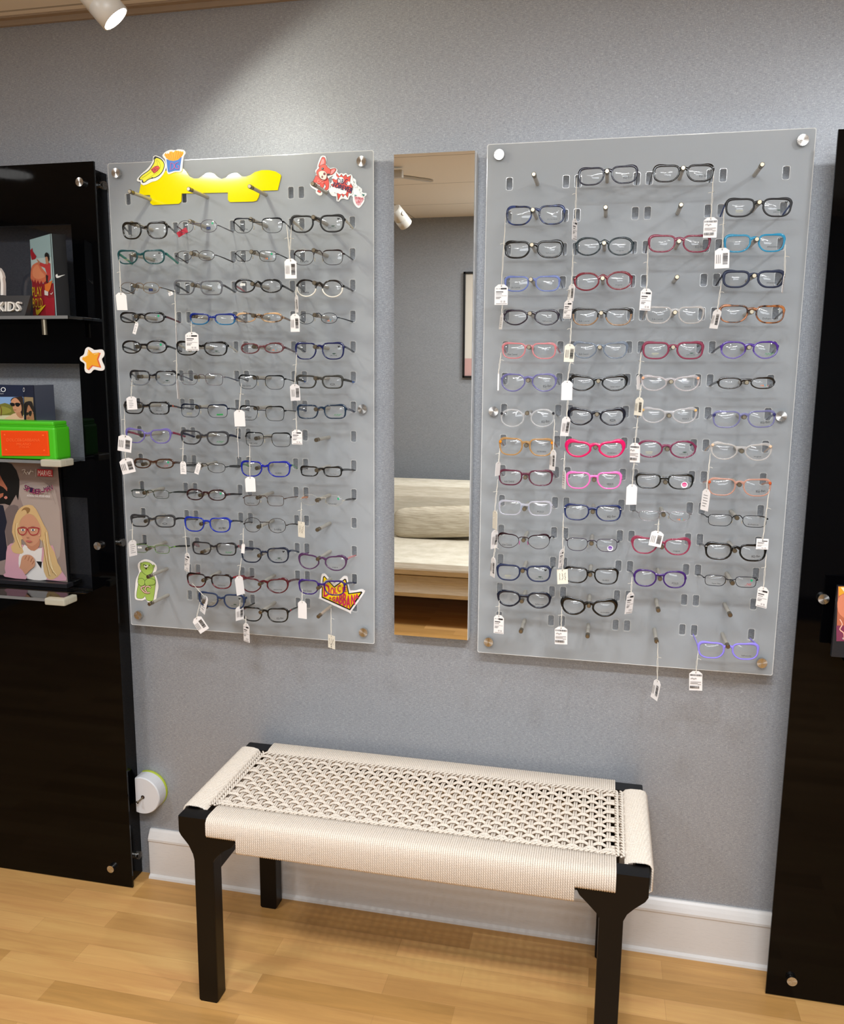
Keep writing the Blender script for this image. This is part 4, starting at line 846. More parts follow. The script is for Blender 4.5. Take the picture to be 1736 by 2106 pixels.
def glasses(b, row, col, q, kind, shape, rim, temple, desc, logo='', o=''):
    """q: left end x, y, right end x, y and height of the front as measured on the photograph"""
    opt = dict(p.split('=') for p in o.split()) if o else {}
    pgx, pgz = pegpos(b, row, col)
    Y = -.089
    P, Q = at(q[0], q[1], Y), at(q[2], q[3], Y); mid = (P+Q)/2
    if abs(mid.x-pgx) > .013 or 'fw' in opt: Y = -.1005; P, Q = at(q[0], q[1], Y), at(q[2], q[3], Y); mid = (P+Q)/2
    mx_, my_ = (q[0]+q[2])/2, (q[1]+q[3])/2
    H = at(mx_, my_-q[4]/2, Y).z-at(mx_, my_+q[4]/2, Y).z
    W = (Q-P).length; roll = math.atan2(Q.z-P.z, Q.x-P.x)
    t = thing('eyeglasses', '%s, %s board, column %s, row %s' % (desc, BN[b], ORD[col], ORD[row]), 'eyeglasses', (mid.x, Y, mid.z), 'eyeglass frames on the %s board' % BN[b])
    t.rotation_euler = (0, -roll, 0); GL[(b, row, col)] = t
    R = Matrix.Rotation(roll, 3, 'Y')  # world -> local
    nt, nb, tp_, cat, zh = SHP[shape]
    thick = float(opt.get('th', 1)); wire = kind in 'WBR'
    tt = {'P': .0036, 'M': .0038, 'T': .0034, 'W': .0011, 'B': .0026, 'R': .0006}[kind]*thick
    tb = {'P': .0029, 'M': .0031, 'T': .0028, 'W': .0011, 'B': .0011, 'R': .0006}[kind]*thick
    ts = {'P': .0034, 'M': .0038, 'T': .0033, 'W': .0011, 'B': .0013, 'R': .0006}[kind]*thick
    dp = .0032 if not wire else .0014
    g = W*(.105 if not wire else .16)*float(opt.get('g', 1)); e = .0014 if not wire else .0045
    if kind == 'B': e = .0026
    lw = W/2-g/2-ts*(2 if not wire else 2)-e; lh = H-tt-tb-(cat*H*.55); cx_ = g/2+ts+lw/2
    fm = rimmat(kind, rim); m2 = rimmat(kind, opt['lo']) if 'lo' in opt else None
    wrap = lambda x, y: y+.9*x*x
    mb = MB(); loop = lens_loop(shape, lw, lh); N = len(loop); K = 8
    zc = (tb-tt)/2 - cat*lh*.25
    rims = {}
    for s in (-1, 1):
        vs = []
        for i, (x, z) in enumerate(loop):
            a, c = loop[i-1], loop[(i+1) % N]; dx, dz = c[0]-a[0], c[1]-a[1]; l = math.hypot(dx, dz); nx_, nz_ = dz/l, -dx/l
            up = max(0, nz_); dn = max(0, -nz_); side = abs(nx_)
            th = (tt*up*up+tb*dn*dn+ts*side*side)
            if kind in 'PMTB' and x > 0 and z > 0: th *= 1+.8*(x/(lw/2))*(z/(lh/2))*(1.6 if shape in ('ca', 'bu') else 1)
            if kind == 'B' and z < lh*.12: th = tb
            for j in range(K):
                an = 2*PI*(j+.5)/K; cc, ss = se_(math.cos(an), .75), se_(math.sin(an), .75)
                rr = th/2*(1+cc)-.0002
                X = s*(cx_+x+nx_*rr); vs.append((X, wrap(X, dp/2*(1+ss)), zc+z+nz_*rr))
        fs = []; mi = []
        for i in range(N):
            for j in range(K):
                a_, b_ = i*K, ((i+1) % N)*K; f = (a_+j, a_+(j+1) % K, b_+(j+1) % K, b_+j); fs.append(f if s < 0 else f[::-1])
                mb.f.append([len(mb.v)+k_ for k_ in fs[-1]]); mb.m.append(1 if (m2 and loop[i][1] < float(opt.get('sp', 0))*lh) else 0); mb.sm.append(True)
        mb.v += [Vector(v) for v in vs]
    # bridge
    pl_ = R @ Vector((pgx-mid.x, 0, pgz-mid.z)); hb = (.0025 if not wire else .0009)*max(1, thick*.9)
    zb = lh*.20
    if abs(pl_.x) < .013: zb = max(lh*.26 if not wire else lh*.12, min(pl_.z+.0045+hb, lh*(.37 if not wire else .46)))
    zi = zc+lh*((.27 if nt > 2.7 else .17) if not wire else .24)
    ix = min((abs(z-(zi-zc)), x) for x, z in loop if x < 0)[1]; gx = cx_+ix-ts*.5
    if wire: pts = [(-gx, zi), (-gx*.5, zb+.0006), (0, zb+.001), (gx*.5, zb+.0006), (gx, zi)]
    else: pts = [(-gx-.0006, zi), (-gx*.55, (zi+zb)/2+.0006), (0, zb+.0003), (gx*.55, (zi+zb)/2+.0006), (gx+.0006, zi)]
    pts = catmull(pts, False, 4); rz_ = [hb*(1+(.55 if not wire else 0)*(abs(p[0])/gx)**2) for p in pts]
    mb.sweep([(x, wrap(x, dp/2), z) for x, z in pts], [dp*.46]*len(pts), rz_, k=8, up=(0, 0, 1), sq=.8)
    if 'db' in opt: mb.sweep([(-gx, dp/2, zi+lh*.2), (0, dp/2, zi+lh*.24), (gx, dp/2, zi+lh*.2)], .0008, k=6)
    # end pieces
    ze = zc+lh*zh+(cat*lh*.4)
    for s in (-1, 1):
        xo = W/2-.0016
        if wire: mb.sweep([(s*(cx_+lw/2), wrap(xo, dp/2), ze), (s*(xo-.0006), wrap(xo, .0008), ze), (s*xo, wrap(xo, .003), ze), (s*xo, wrap(xo, .009), ze)], .0009 if kind != 'B' else .0013, .0012 if kind != 'B' else .0020, k=8, up=(0, 0, 1))
        else:
            h1 = .0030*max(1, thick*.8); mb.sweep([(s*(cx_+lw/2-.0005), wrap(xo, dp/2), ze), (s*(xo-.0012), wrap(xo, .0016), ze), (s*xo, wrap(xo, .0032), ze), (s*xo, wrap(xo, .0085), ze)], [dp*.45, dp*.45, .0015, .0015], [h1*1.2, h1*1.1, h1, h1*.9], k=8, up=(0, 0, 1), sq=.7)
    local_build(mb, 'frame_front', [fm, m2] if m2 else [fm], t)
    # temples
    for s in (-1, 1):
        xo = W/2-.0016; y0 = wrap(xo, .0085); tg = R @ Vector((pgx+s*.062-mid.x, 0, pgz-.0105-mid.z))
        ye = -Y+.013; tm = temple; 
        if 'tl' in opt and s < 0: tm = opt['tl']
        m_ = rimmat('P' if wire and tm != rim else kind, tm)
        hh = float(opt.get('tw', 2.5 if not wire else 1.3))*.001; mb = MB()
        pts = [(s*xo, y0-.0012, ze), (s*(xo+.0003), y0+.004, ze-.0002)]+[(s*xo+(tg.x-s*xo)*u, y0+(ye-y0)*u, ze+(tg.z-ze)*u**1.3) for u in (.15, .4, .7, 1)]
        n_ = len(pts); hs = [hh, hh, hh, hh*.92, hh*.8, hh*.75] if not wire else [.0009, .0009, hh*.8, hh, hh*1.1, hh]
        mb.sweep(pts, [.0012]*n_, hs, k=8, up=(0, 0, 1), sq=.7)
        if 'tip' in opt:
            for i_, f in enumerate(mb.f):
                if sum(mb.v[k_].y for k_ in f)/len(f) > ye*.62: mb.m[i_] = 1
            if 'band' in opt: 
                for i_, f in enumerate(mb.f): yc = sum(mb.v[k_].y for k_ in f)/len(f); mb.m[i_] = 1 if ye*.14 < yc < ye*.35 else 0
            local_build(mb, 'temple', [m_, rimmat('P', opt['tip'])], t)
        else: local_build(mb, 'temple', m_, t)
    if wire:
        for s in (-1, 1):
            mb = MB(); px_ = s*(g/2-.0006); mb.sweep([(s*(g/2+.0006), wrap(px_, dp/2), zc+lh*.02), (s*(g/2-.0002), .004, zc-lh*.02), (px_, .0052, zc-lh*.06)], .0005, k=6)
            mb.sweep([(px_, .0040, zc+lh*.03), (px_, .0046, zc), (px_-s*-.0004, .0052, zc-lh*.12), (px_+s*.0008, .0056, zc-lh*.24), (px_+s*.0009, .0056, zc-lh*.27)], [.0003, .0009, .0011, .0009, .0003], [.0006, .0017, .0021, .0017, .0006], k=8)
            local_build(mb, 'nose_pad', PADM if opt.get('pad', '') == '' else mat(opt['pad'], .3), t)
    # lenses with their printed demo marks
    for s in (-1, 1):
        mb = MB(); vs = [(s*cx_, -.0012, zc)]
        for r_ in (.5, .82, 1.0): vs += [(s*(cx_+x*r_), wrap(cx_, 0)*0-.0012*(1-r_*r_)+wrap(cx_+x*r_, dp/2)*r_*r_, zc+z*r_) for x, z in loop]
        fs = [(0, 1+i, 1+(i+1) % N) for i in range(N)]+[(1+k_*N+i, 1+(k_+1)*N+i, 1+(k_+1)*N+(i+1) % N, 1+k_*N+(i+1) % N) for k_ in (0, 1) for i in range(N)]
        if s < 0: fs = [f[::-1] for f in fs]
        mb.add(vs, fs, 0, True); ln = local_build(mb, 'lens', LENS, t)
        side = 'L' if s < 0 else 'R'; marks = [m_ for m_ in logo.split('|') if m_ and m_[0] == side]
        if marks:
            a = Art(lambda x, y, k: Vector((s*cx_+x*lw/2, -.0016-k*.0001+.9*(s*cx_+x*lw/2)**2*.75, zc+y*lh/2)))
            for m_ in marks:
                typ, txt = m_[1], m_[2:]
                if typ == 't':      # printed name, dark
                    wd = {5: .62, 4: .55}.get(len(txt), .86); a.text('101014', txt, -.34, -.62, .24 if wire else .20, wd, down=False)
                elif typ == 's':    # handwriting-like slanted name
                    a.text('101014', txt, -.06, -.62, .32, .74, rot=.18, shear=.1, down=False); a.line('1a1a1e', [(.0, -.40), (.06, -.30), (.22, -.28)], .03)
                elif typ == 'k': a.text('101014', txt, -.56, -.66, .27, .90, shear=.02, down=False)
                elif typ == 'p': a.text('2b2b30', txt, -.22, -.56, .26, .62, down=False); a.line('55555a', [(-.1, -.66), (.3, -.66)], .02)
                elif typ == 'l': a.text('26342c', txt, -.26, -.66, .17, .72, down=False); a.poly('1e3c2c', [(-.05, -.36), (.05, -.28), (.22, -.27), (.42, -.34), (.25, -.38), (.2, -.44), (.05, -.40)])
                elif typ == 'h': a.poly('0a0a0a', [(.62, .48), (.54, .70), (.60, .78), (.66, .68), (.74, .80), (.80, .66)])
                elif typ == 'g': a.dot('1fa06a', .55, .42, .12, .12*lw/lh)
                elif typ == 'n': a.text('2c8a4a', txt, -.05, -.66, .30, .6, shear=.2, down=False); a.line('2c8a4a', [(.55, -.5), (.68, -.35), (.76, -.42)], .05)
                elif typ == 'c':
                    for i_, (ch, cc) in enumerate(zip('kidco', ('d8743a', 'd8743a', '2f8fc0', '6aa84a', 'c8504a'))): a.text(cc, ch, -.18+i_*.15, -.62+(.1 if i_ == 2 else 0), .34, .14, down=False)
                elif typ == 'o': a.line('2a2a2c', [(.05+.24*math.cos(2*PI*i_/16), -.38+.12*math.sin(2*PI*i_/16)) for i_ in range(16)], .07, 0, True); a.text('2a2a2c', 'OAKLEY', -.22, -.70, .13, .62, down=False)
                elif typ == 'b': a.poly('16204a', [(-.22, -.62), (.30, -.62), (.30, -.12), (-.22, -.12)]).line('4a6a9a', [(-.12, -.38), (.2, -.38)], .05)
                elif typ == 'd': a.dot('e8e4ea', .35, -.42, .30, .30*lw/lh).dot({'P': 'c8407a', 'V': '6a3f9a'}[txt], .35, -.36, .22, .20*lw/lh).text('f4eef4', 'PONY', .18, -.52, .16, .34, down=False)
                elif typ == 'r': a.text('c0343a', txt, .05, -.50, .36, .44, shear=.3, down=False); a.line('c0343a', [(-.1, -.66), (.55, -.66)], .03)
                elif typ == 'y': a.text('c9c48c', txt, -.35, -.45, .16, .6, down=False); a.line('c9c48c', [(-.3, -.58), (.2, -.58)], .025)
                elif typ == 'N': a.poly('2f9a4e', [(-.05, -.66), (.62, -.60), (.62, -.36), (-.05, -.42)]).text('14502a', 'YOUTH', 0, -.60, .15, .55, down=False)
                elif typ == 'w': a.poly('ece9e2', [(-.45, .05), (.1, .0), (.12, .45), (-.42, .5)]).line('77777a', [(-.35, .18), (.02, .15)], .03).line('77777a', [(-.35, .33), (.02, .30)], .03)
            pm_ = local_build(a.mb, 'lens_print', a.mats, ln)
    return t
RB, KC, PB = 'Rss'+'Ray-Ban', 'Lkk'+'Kids Central', 'Rtt'+'ThePhotoLondon'
RB = 'RsRay-Ban'; KC = 'LkKids Central'; LC = 'RlLACOSTE'
G = [
 (0,2,1,(249,475,344,473,36),'P','sq','16140f','16140f','black soft-square glasses with thick rims','','th=1.15'),
 (0,2,2,(361,467,449,464,27),'W','ov','5a5560','4a4650','thin dark metal oval glasses with green dot','Rg|Rb',''),
 (0,2,3,(477,464,582,463,32),'B','sq','15171c','15171c','black metal soft-square glasses','LtEasyFit','g=1.05'),
 (0,2,4,(595,461,708,459,37),'M','sq','121212','d9d6c6','black square glasses with cream temples','Rh|'+LC,'tw=3.4 th=1.05'),
 (0,3,1,(239,529,338,528,30),'T','sq','0f5054','06a08c','teal see-through glasses with turquoise temples','Rh|'+LC+'|LyGLOW','tw=3.4'),
 (0,3,2,(358,527,444,525,22),'W','ov','3c3434','3c3434','thin dark brown metal oval glasses','RtFASHION',''),
 (0,3,3,(480,526,571,527,23),'W','re','101214','101214','small black wire glasses with green dot','Rg|Rc',''),
 (0,3,4,(602,530,707,529,32),'B','sq','2a1c1a','1a1a1a','dark brown metal squarish glasses','LtEasyFit',''),
 (0,4,1,(243,592,330,592,24),'W','ov','7a6248','2a241e','thin bronze wire oval glasses','Rb|LtFLEXURE',''),
 (0,4,2,(355,591,457,592,31),'T','re','74767c','3a3c42','clear grey rectangular glasses','RpPOLO',''),
 (0,4,3,(480,588,580,588,29),'P','ov','0c1014','15171c','black oval glasses with pink inner temple','Lw','tl=c0505e'),
 (0,4,4,(607,592,706,594,37),'P','ro','1d1a18','1d1a18','half black half clear round glasses','LkEnhance','lo=e0dccf sp=0.05'),
 (0,5,1,(244,653,338,653,23),'P','ro2','101012','5c1420','narrow black glasses with dark red temples','Rg|RtBONGO','tl=2c2c2e'),
 (0,5,2,(388,656,484,657,24),'T','sq','0b2a8c','0c1850','royal blue glasses fading to light blue below','','lo=2a86b8 sp=-0.1 fw=1'),
 (0,5,3,(482,653,581,653,21),'P','ov','#t2','8a7460','pale tan tortoiseshell oval glasses','RtBONGO',''),
 (0,5,4,(609,656,697,654,23),'W','ov','18202e','18202e','thin navy wire oval glasses','Rc',''),
 (0,6,1,(248,714,343,713,28),'P','ov','0c0c0e','15151a','black oval glasses with green dot','Rg|RtJOURNEY',''),
 (0,6,2,(360,716,467,718,30),'P','sq','0a0a0a','d9d6c6','black soft-square glasses with cream temples',LC,'tw=2.8'),
 (0,6,3,(493,717,584,715,23),'P','ov','5a3034','5a3034','burgundy brown pointed oval glasses','Rc',''),
 (0,6,4,(605,722,708,722,36),'P','sq','10184a','141a30','dark blue rounded-square glasses','Rh|'+LC,''),
 (0,7,1,(264,777,364,778,32),'P','sq','14161c','0e0e12','black glasses with grey undersides','Rh|'+LC,'lo=6a7078 sp=-0.1'),
 (0,7,2,(368,779,461,781,25),'W','re','6a6268','1c2850','thin silver rectangular wire glasses with navy temples','',''),
 (0,7,3,(488,785,586,787,30),'B','sq','121416','121416','black metal browline glasses','LkKids Central',''),
 (0,7,4,(607,785,706,786,28),'M','re','2c2b26','2c2b26','matte olive grey rectangular glasses with blue temple tips','Ro','tip=2a60b0 tw=3'),
 (0,8,1,(253,838,348,840,27),'P','re','0c0e12','101216','black rectangular glasses with orange striped temples','RpPOLO','tip=e0602a band=1 tw=2.6'),
 (0,8,2,(369,844,469,846,28),'B','re','0e1a34','101828','navy metal rectangular glasses with green print','RN|LyGLOW','tw=2.4'),
 (0,8,3,(490,849,586,851,31),'B','re','121212','121212','thin black metal browline glasses','LkKids Central',''),
 (0,8,4,(609,847,712,847,30),'P','re','12283e','182e58','dark teal blue rectangular glasses','RnPUMA','tw=3'),
 (0,9,1,(256,896,351,898,31),'T','bu','9084cc','b0184c','lavender see-through glasses with crimson temples','Rtvogue','tw=3'),
 (0,9,2,(369,899,470,903,30),'M','sq','2c2c30','141c48','dark grey soft-square glasses with navy temples','RnPUMA','tw=2.8'),
 (0,9,3,(502,903,599,905,30),'B','re','16181a','16181a','black metal rectangular browline glasses','LkKids Central',''),
 (0,10,1,(273,953,357,954,21),'P','ro2','3e2416','3e2416','narrow brown plastic oval glasses','Rg|RrLove','tw=3'),
 (0,10,2,(373,961,466,963,21),'W','ro2','1a1816','111111','narrow black metal glasses with wide black temples','','tw=3.4'),
 (0,10,3,(493,964,597,966,33),'P','sq','101e90','1c9a48','royal blue soft-square glasses with green temples','RtGUESS','tw=2.2'),
 (0,10,4,(616,969,704,971,22),'P','re','0e0e0e','181414','narrow black rectangular plastic glasses','RtMonster Maddox','tw=2.8'),
 (0,11,1,(267,1014,350,1018,18),'W','re','2a3a24','1a2418','narrow dark green wire rectangular glasses','RkDisney|Lw','tw=2.6'),
 (0,11,2,(381,1017,465,1019,24),'P','ov','2c1216','1c1414','dark burgundy oval glasses with green dot','Rg|RtBENTLEYMAN','tw=3 tip=6a2a2e band=1'),
 (0,11,3,(497,1029,587,1031,22),'W','re','4a3428','5a3a2c','thin brown metal rectangular glasses','LkKids Central',''),
 (0,11,4,(615,1027,708,1031,23),'R','ov','dcd8cc','1a1614','rimless clear oval glasses with one orange temple','Rg|RkDisney','tl=f08a2a tw=2.6'),
 (0,12,1,(266,1071,360,1073,26),'M','re','2a2a2c','1c1c1e','dark grey rectangular glasses','Ro','tw=2.6'),
 (0,12,2,(377,1078,474,1081,31),'P','sq','0e2a9a','2c2c34','bright royal blue soft-square glasses',RB,''),
 (0,12,3,(498,1079,591,1082,31),'W','ov','2c1c14','2c1c14','dark brown round-oval metal glasses','RtSchilling','tw=1.8'),
 (0,13,1,(272,1127,351,1131,18),'W','re','5a8a2a','141612','narrow lime green wire glasses with black temples','RkDisney|Lw','tip=7ab82a band=1 tw=2.4'),
 (0,13,2,(393,1127,486,1131,27),'T','re','2c2a2e','b01c30','dark grey rectangular glasses with red temples','RnPUMA','tw=3'),
 (0,13,3,(494,1142,594,1143,32),'P','sq','0a1830','162c54','navy black soft-square glasses','Rh|'+LC,'tw=2.6'),
 (0,13,4,(612,1154,713,1160,33),'P','ca','4a2c50','e88a8a','plum purple cat-eye glasses with pink temples','Rtvogue','tw=2.6 tl=7a4a80'),
 (0,14,2,(382,1193,476,1198,30),'P','sq','160608','b81828','black glasses lined in red with red temples','RtThePhotoLondon','tw=2.8 lo=5a0e1a sp=-0.15'),
 (0,14,3,(493,1203,593,1206,32),'P','ca','4a0c18','5c1020','dark red cat-eye glasses','RtEMPORIOSCENE','tw=3'),
 (0,14,4,(612,1207,710,1211,31),'T','sq','3c1c80','1c1c50','violet and blue see-through glasses over yellow sticker',KC,'tw=2.8'),
 (0,15,2,(406,1232,503,1240,31),'M','sq','1c2c4c','1c2c4c','matte navy soft-square glasses hanging off centre','Rh|'+LC,'tw=2.8'),
 (0,15,3,(496,1263,593,1267,30),'P','sq','080808','101010','black soft-square glasses with red temple bands',RB,'tip=c01c24 band=1 tw=2.4'),
 (1,1,2,(1188,364,1313,357,38),'P','sq','181a2e','14141c','dark navy soft-square glasses',RB,''),
 (1,1,3,(1342,357,1470,355,37),'P','sq','070707','15171c','black classic soft-square glasses',RB,'th=1.1'),
 (1,2,1,(1040,444,1163,441,41),'P','sq','#t3','14182a','navy tortoiseshell squarish glasses','RtDOLCE&GABBANA','th=1.05'),
 (1,2,4,(1491,427,1631,426,40),'M','sq','1a1a1c','1c3c88','matte dark grey square glasses with blue inner temples','Rh|'+LC+'|LyGLOW','tw=2.6'),
 (1,3,1,(1036,514,1159,512,37),'P','sq','060606','101010','thick glossy black rounded glasses','RtThePhotoLondon','th=1.25'),
 (1,3,2,(1182,507,1305,506,39),'T','ro','1c3038','101a20','dark teal grey round glasses','Rtvogue','th=1.05'),
 (1,3,3,(1332,501,1463,501,37),'T','sq','9a3450','4a1c28','rose red see-through soft-square glasses',RB,'th=1.1'),
 (1,3,4,(1488,501,1617,499,38),'T','sq','38b0d8','2c4860','sky blue see-through soft-square glasses','RtEMPORIOARMANI','th=1.1'),
 (1,4,1,(1036,584,1153,583,33),'T','sq','8ea0dc','3c4478','pale blue see-through soft-square glasses',KC,''),
 (1,4,2,(1179,580,1302,576,39),'T','ro','8c1c30','b02c40','crimson round glasses','Rtvogue','th=1.1'),
 (1,4,4,(1485,574,1616,574,37),'M','sq','141e3a','10182c','matte navy thick rounded glasses','RtEMPORIOARMANI','th=1.2 tw=2.8'),
 (1,5,1,(1034,653,1151,653,33),'P','pa','1e1626','1e1626','dark plum black rounded glasses','RtThePhotoLondon',''),
 (1,5,2,(1176,652,1301,652,36),'P','tp','14100c','14100c','squarish glasses, black above and tan below',KC,'lo=8c6c4c sp=0.05'),
 (1,5,3,(1327,648,1450,648,36),'T','tp','e4e0dc','d8d4d0','crystal clear squarish glasses',KC,'th=.9'),
 (1,5,4,(1478,645,1616,647,38),'P','sq','#t1','2a1c14','brown tortoiseshell soft-square glasses','RkEnhance',''),
 (1,6,1,(1031,721,1145,722,34),'T','sq','eca0a4','e0707c','pale pink see-through glasses',KC,''),
 (1,6,2,(1177,720,1292,721,35),'T','bu','8c98a8','9ca4b0','clear smoky grey butterfly-shaped glasses',KC,''),
 (1,6,3,(1320,721,1449,721,37),'M','sq','78243e','78243e','dark rose soft-square glasses','Rh|'+LC+'|LyGLOW','th=1.1'),
 (1,6,4,(1481,720,1603,720,37),'T','pa','5a34a0','2c2440','violet rounded glasses, paler below','RnPUMA','lo=8c7cc8 sp=-0.05'),
 (1,7,1,(1029,787,1146,787,38),'T','pa','8884bc','3c3c68','lavender grey rounded glasses',RB,''),
 (1,7,2,(1170,788,1292,788,34),'P','ca','060606','101010','glossy black cat-eye glasses with heart sticker','Rh|RtNINE WEST','th=1.1'),
 (1,7,3,(1318,788,1440,789,33),'T','ca','e2dcdc','e0b898','clear cat-eye glasses with gold hinges','RpVERSACE','hg=d89c78'),
 (1,7,4,(1475,788,1596,788,25),'P','ro2','18120e','18120e','narrow dark brown rounded glasses','Rc','g=1.3 th=.9'),
 (1,8,1,(1028,860,1142,860,38),'T','ro','e2e2e2','18181a','crystal clear round glasses with black hinges',RB,'hg=26262a'),
 (1,8,2,(1167,857,1287,858,37),'P','ca','0a0c1a','0a0c14','blue black rounded cat-eye glasses','Ro','th=1.25'),
 (1,8,3,(1318,854,1435,855,33),'T','ca','e2e0e0','e0c89c','clear cat-eye glasses with one gold hinge showing','RpVERSACE','hg=d8b070'),
 (1,8,4,(1465,863,1597,862,36),'T','sq','9090bc','3c3c68','clear lavender soft-square glasses',RB,'hg=2c2c60 fw=1'),
 (1,9,1,(1025,918,1139,921,37),'T','sq','d0a468','c88a5a','honey amber squarish glasses','RtDOLCE&GABBANA','hg=f0900c th=1.1'),
 (1,9,2,(1162,923,1286,924,37),'P','ca','cc0c58','a0184c','hot pink thick cat-eye glasses','RtDOLCE&GABBANA','th=1.5'),
 (1,9,3,(1308,923,1434,925,37),'T','ro','8c3458','6c2848','rosy purple rounded glasses','Rh|'+LC+'|LyGLOW','th=1.1'),
 (1,9,4,(1461,927,1589,931,37),'T','ca','e4e0dc','e0c4a8','clear cat-eye glasses with peach temples','Rtvogue','hg=e4c4a4'),
 (1,10,1,(1024,982,1138,984,33),'T','sq','6c2440','6c2440','plum soft-square glasses',KC,''),
 (1,10,2,(1163,988,1280,989,36),'P','tp','f06cb4','e890c0','candy pink angular cat-eye glasses','RpVERSACE','th=1.1'),
 (1,10,3,(1306,989,1428,992,32),'P','sq','0a0c0a','0c0c0c','black soft-square glasses with pink badge','RdP',''),
 (1,10,4,(1455,1001,1588,1004,37),'T','sq','e0b09c','d8a088','peach see-through glasses with orange hinges',RB,'hg=c85a30'),
 (1,11,1,(1024,1044,1136,1047,31),'T','re','e6e6ee','d8d8e4','clear rectangular glasses with bright blue nose pads','RpPOLO','bp=2c78c8'),
 (1,11,2,(1159,1053,1279,1057,34),'P','sq','142454','142040','navy blue soft-square glasses with silver studs',RB,'st=1'),
 (1,11,3,(1309,1060,1424,1064,23),'W','bu','8a8488','8a8488','thin silver wire glasses with a slight cat-eye','Rc',''),
 (1,11,4,(1452,1069,1582,1074,25),'W','re','141416','141416','black wire rectangular glasses','RkEnhance','th=1.2'),
 (1,12,1,(1021,1111,1133,1115,32),'B','ca','2a1018','2a1018','dark burgundy metal browline glasses',KC,'pad=c860a0'),
 (1,12,2,(1162,1119,1274,1123,27),'W','sq','2a1a34','1c1426','thin dark purple wire glasses with purple badge','RdV','th=1.1'),
 (1,12,3,(1298,1121,1421,1126,36),'T','bu','b84466','e05a70','rose pink butterfly-shaped glasses','Rtvogue','th=1.1'),
 (1,12,4,(1449,1133,1578,1139,36),'P','sq','070707','3a3a40','thick glossy black soft-square glasses',RB,'th=1.25 st=1'),
 (1,13,1,(1020,1177,1134,1182,34),'M','sq','1c2648','141824','matte navy soft-square glasses','Rh|'+LC+'|LyGLOW',''),
 (1,13,2,(1159,1182,1273,1187,34),'P','sq','060606','0c0c0c','plain black soft-square glasses','RtGUESS',''),
 (1,13,3,(1302,1188,1413,1194,36),'T','ro2','48207c','2c1450','deep purple rounded glasses','RpPOLO','th=1.05'),
 (1,13,4,(1445,1193,1561,1199,23),'W','re','161620','161620','narrow black wire glasses with red mark and green dot','Rg|RrNB|LtSuper Flex','th=1.2'),
 (1,14,1,(1021,1230,1134,1237,34),'P','pa','0a1224','0a1020','dark navy thick rounded glasses','RtThePhotoLondon','th=1.35'),
 (1,14,2,(1153,1246,1270,1253,37),'P','ca','060606','0c0c0c','thick glossy black cat-eye glasses','RtDOLCE&GABBANA','th=1.4'),
 (1,15,4,(1434,1337,1563,1342,35),'M','sq','8c80e0','9c90e8','matte lilac glasses, lowest on the board','RtThePhotoLondon','th=1.1'),
]
for g_ in G:
    t = glasses(*g_); o = dict(p.split('=') for p in g_[10].split()) if g_[10] else {}
    fr_ = [c for c in t.children if c.name.startswith('frame_front')][0]
    xs = [v.co.x for v in fr_.data.vertices]; zs = [v.co.z for v in fr_.data.vertices]; W = max(xs)-min(xs); H = max(zs)-min(zs)
    sh = SHP[g_[5]]
    if 'hg' in o or 'st' in o:
        for s in (-1, 1):
            mb = MB(); x = s*(W/2-.0035); z = H*(.26 if sh[3] == 0 else .33)*(1 if 'hg' in o else 1.05)
            if 'hg' in o: mb.sweep([(x-s*.0006, .0010, z), (x-s*.0006, .0008+.9*x*x*0-.0007, z)], [.0030, .0022], k=12)
            else: mb.sweep([(x-s*.0010, .0, z), (x+s*.0026, -.0001, z)], .0007, k=6)
            local_build(mb, 'hinge' if 'hg' in o else 'stud', mat(o.get('hg', 'd0ccc4'), .25, .6 if 'st' in o else .2), t)
    if 'bp' in o:
        for s in (-1, 1):
            mb = MB(); mb.sweep([(s*.0070, .002, H*.16), (s*.0085, .0035, 0), (s*.0100, .004, -H*.18)], [.0006, .0012, .0006], [.0010, .0016, .0008], k=8); local_build(mb, 'nose_pad', mat(o['bp'], .3), t)

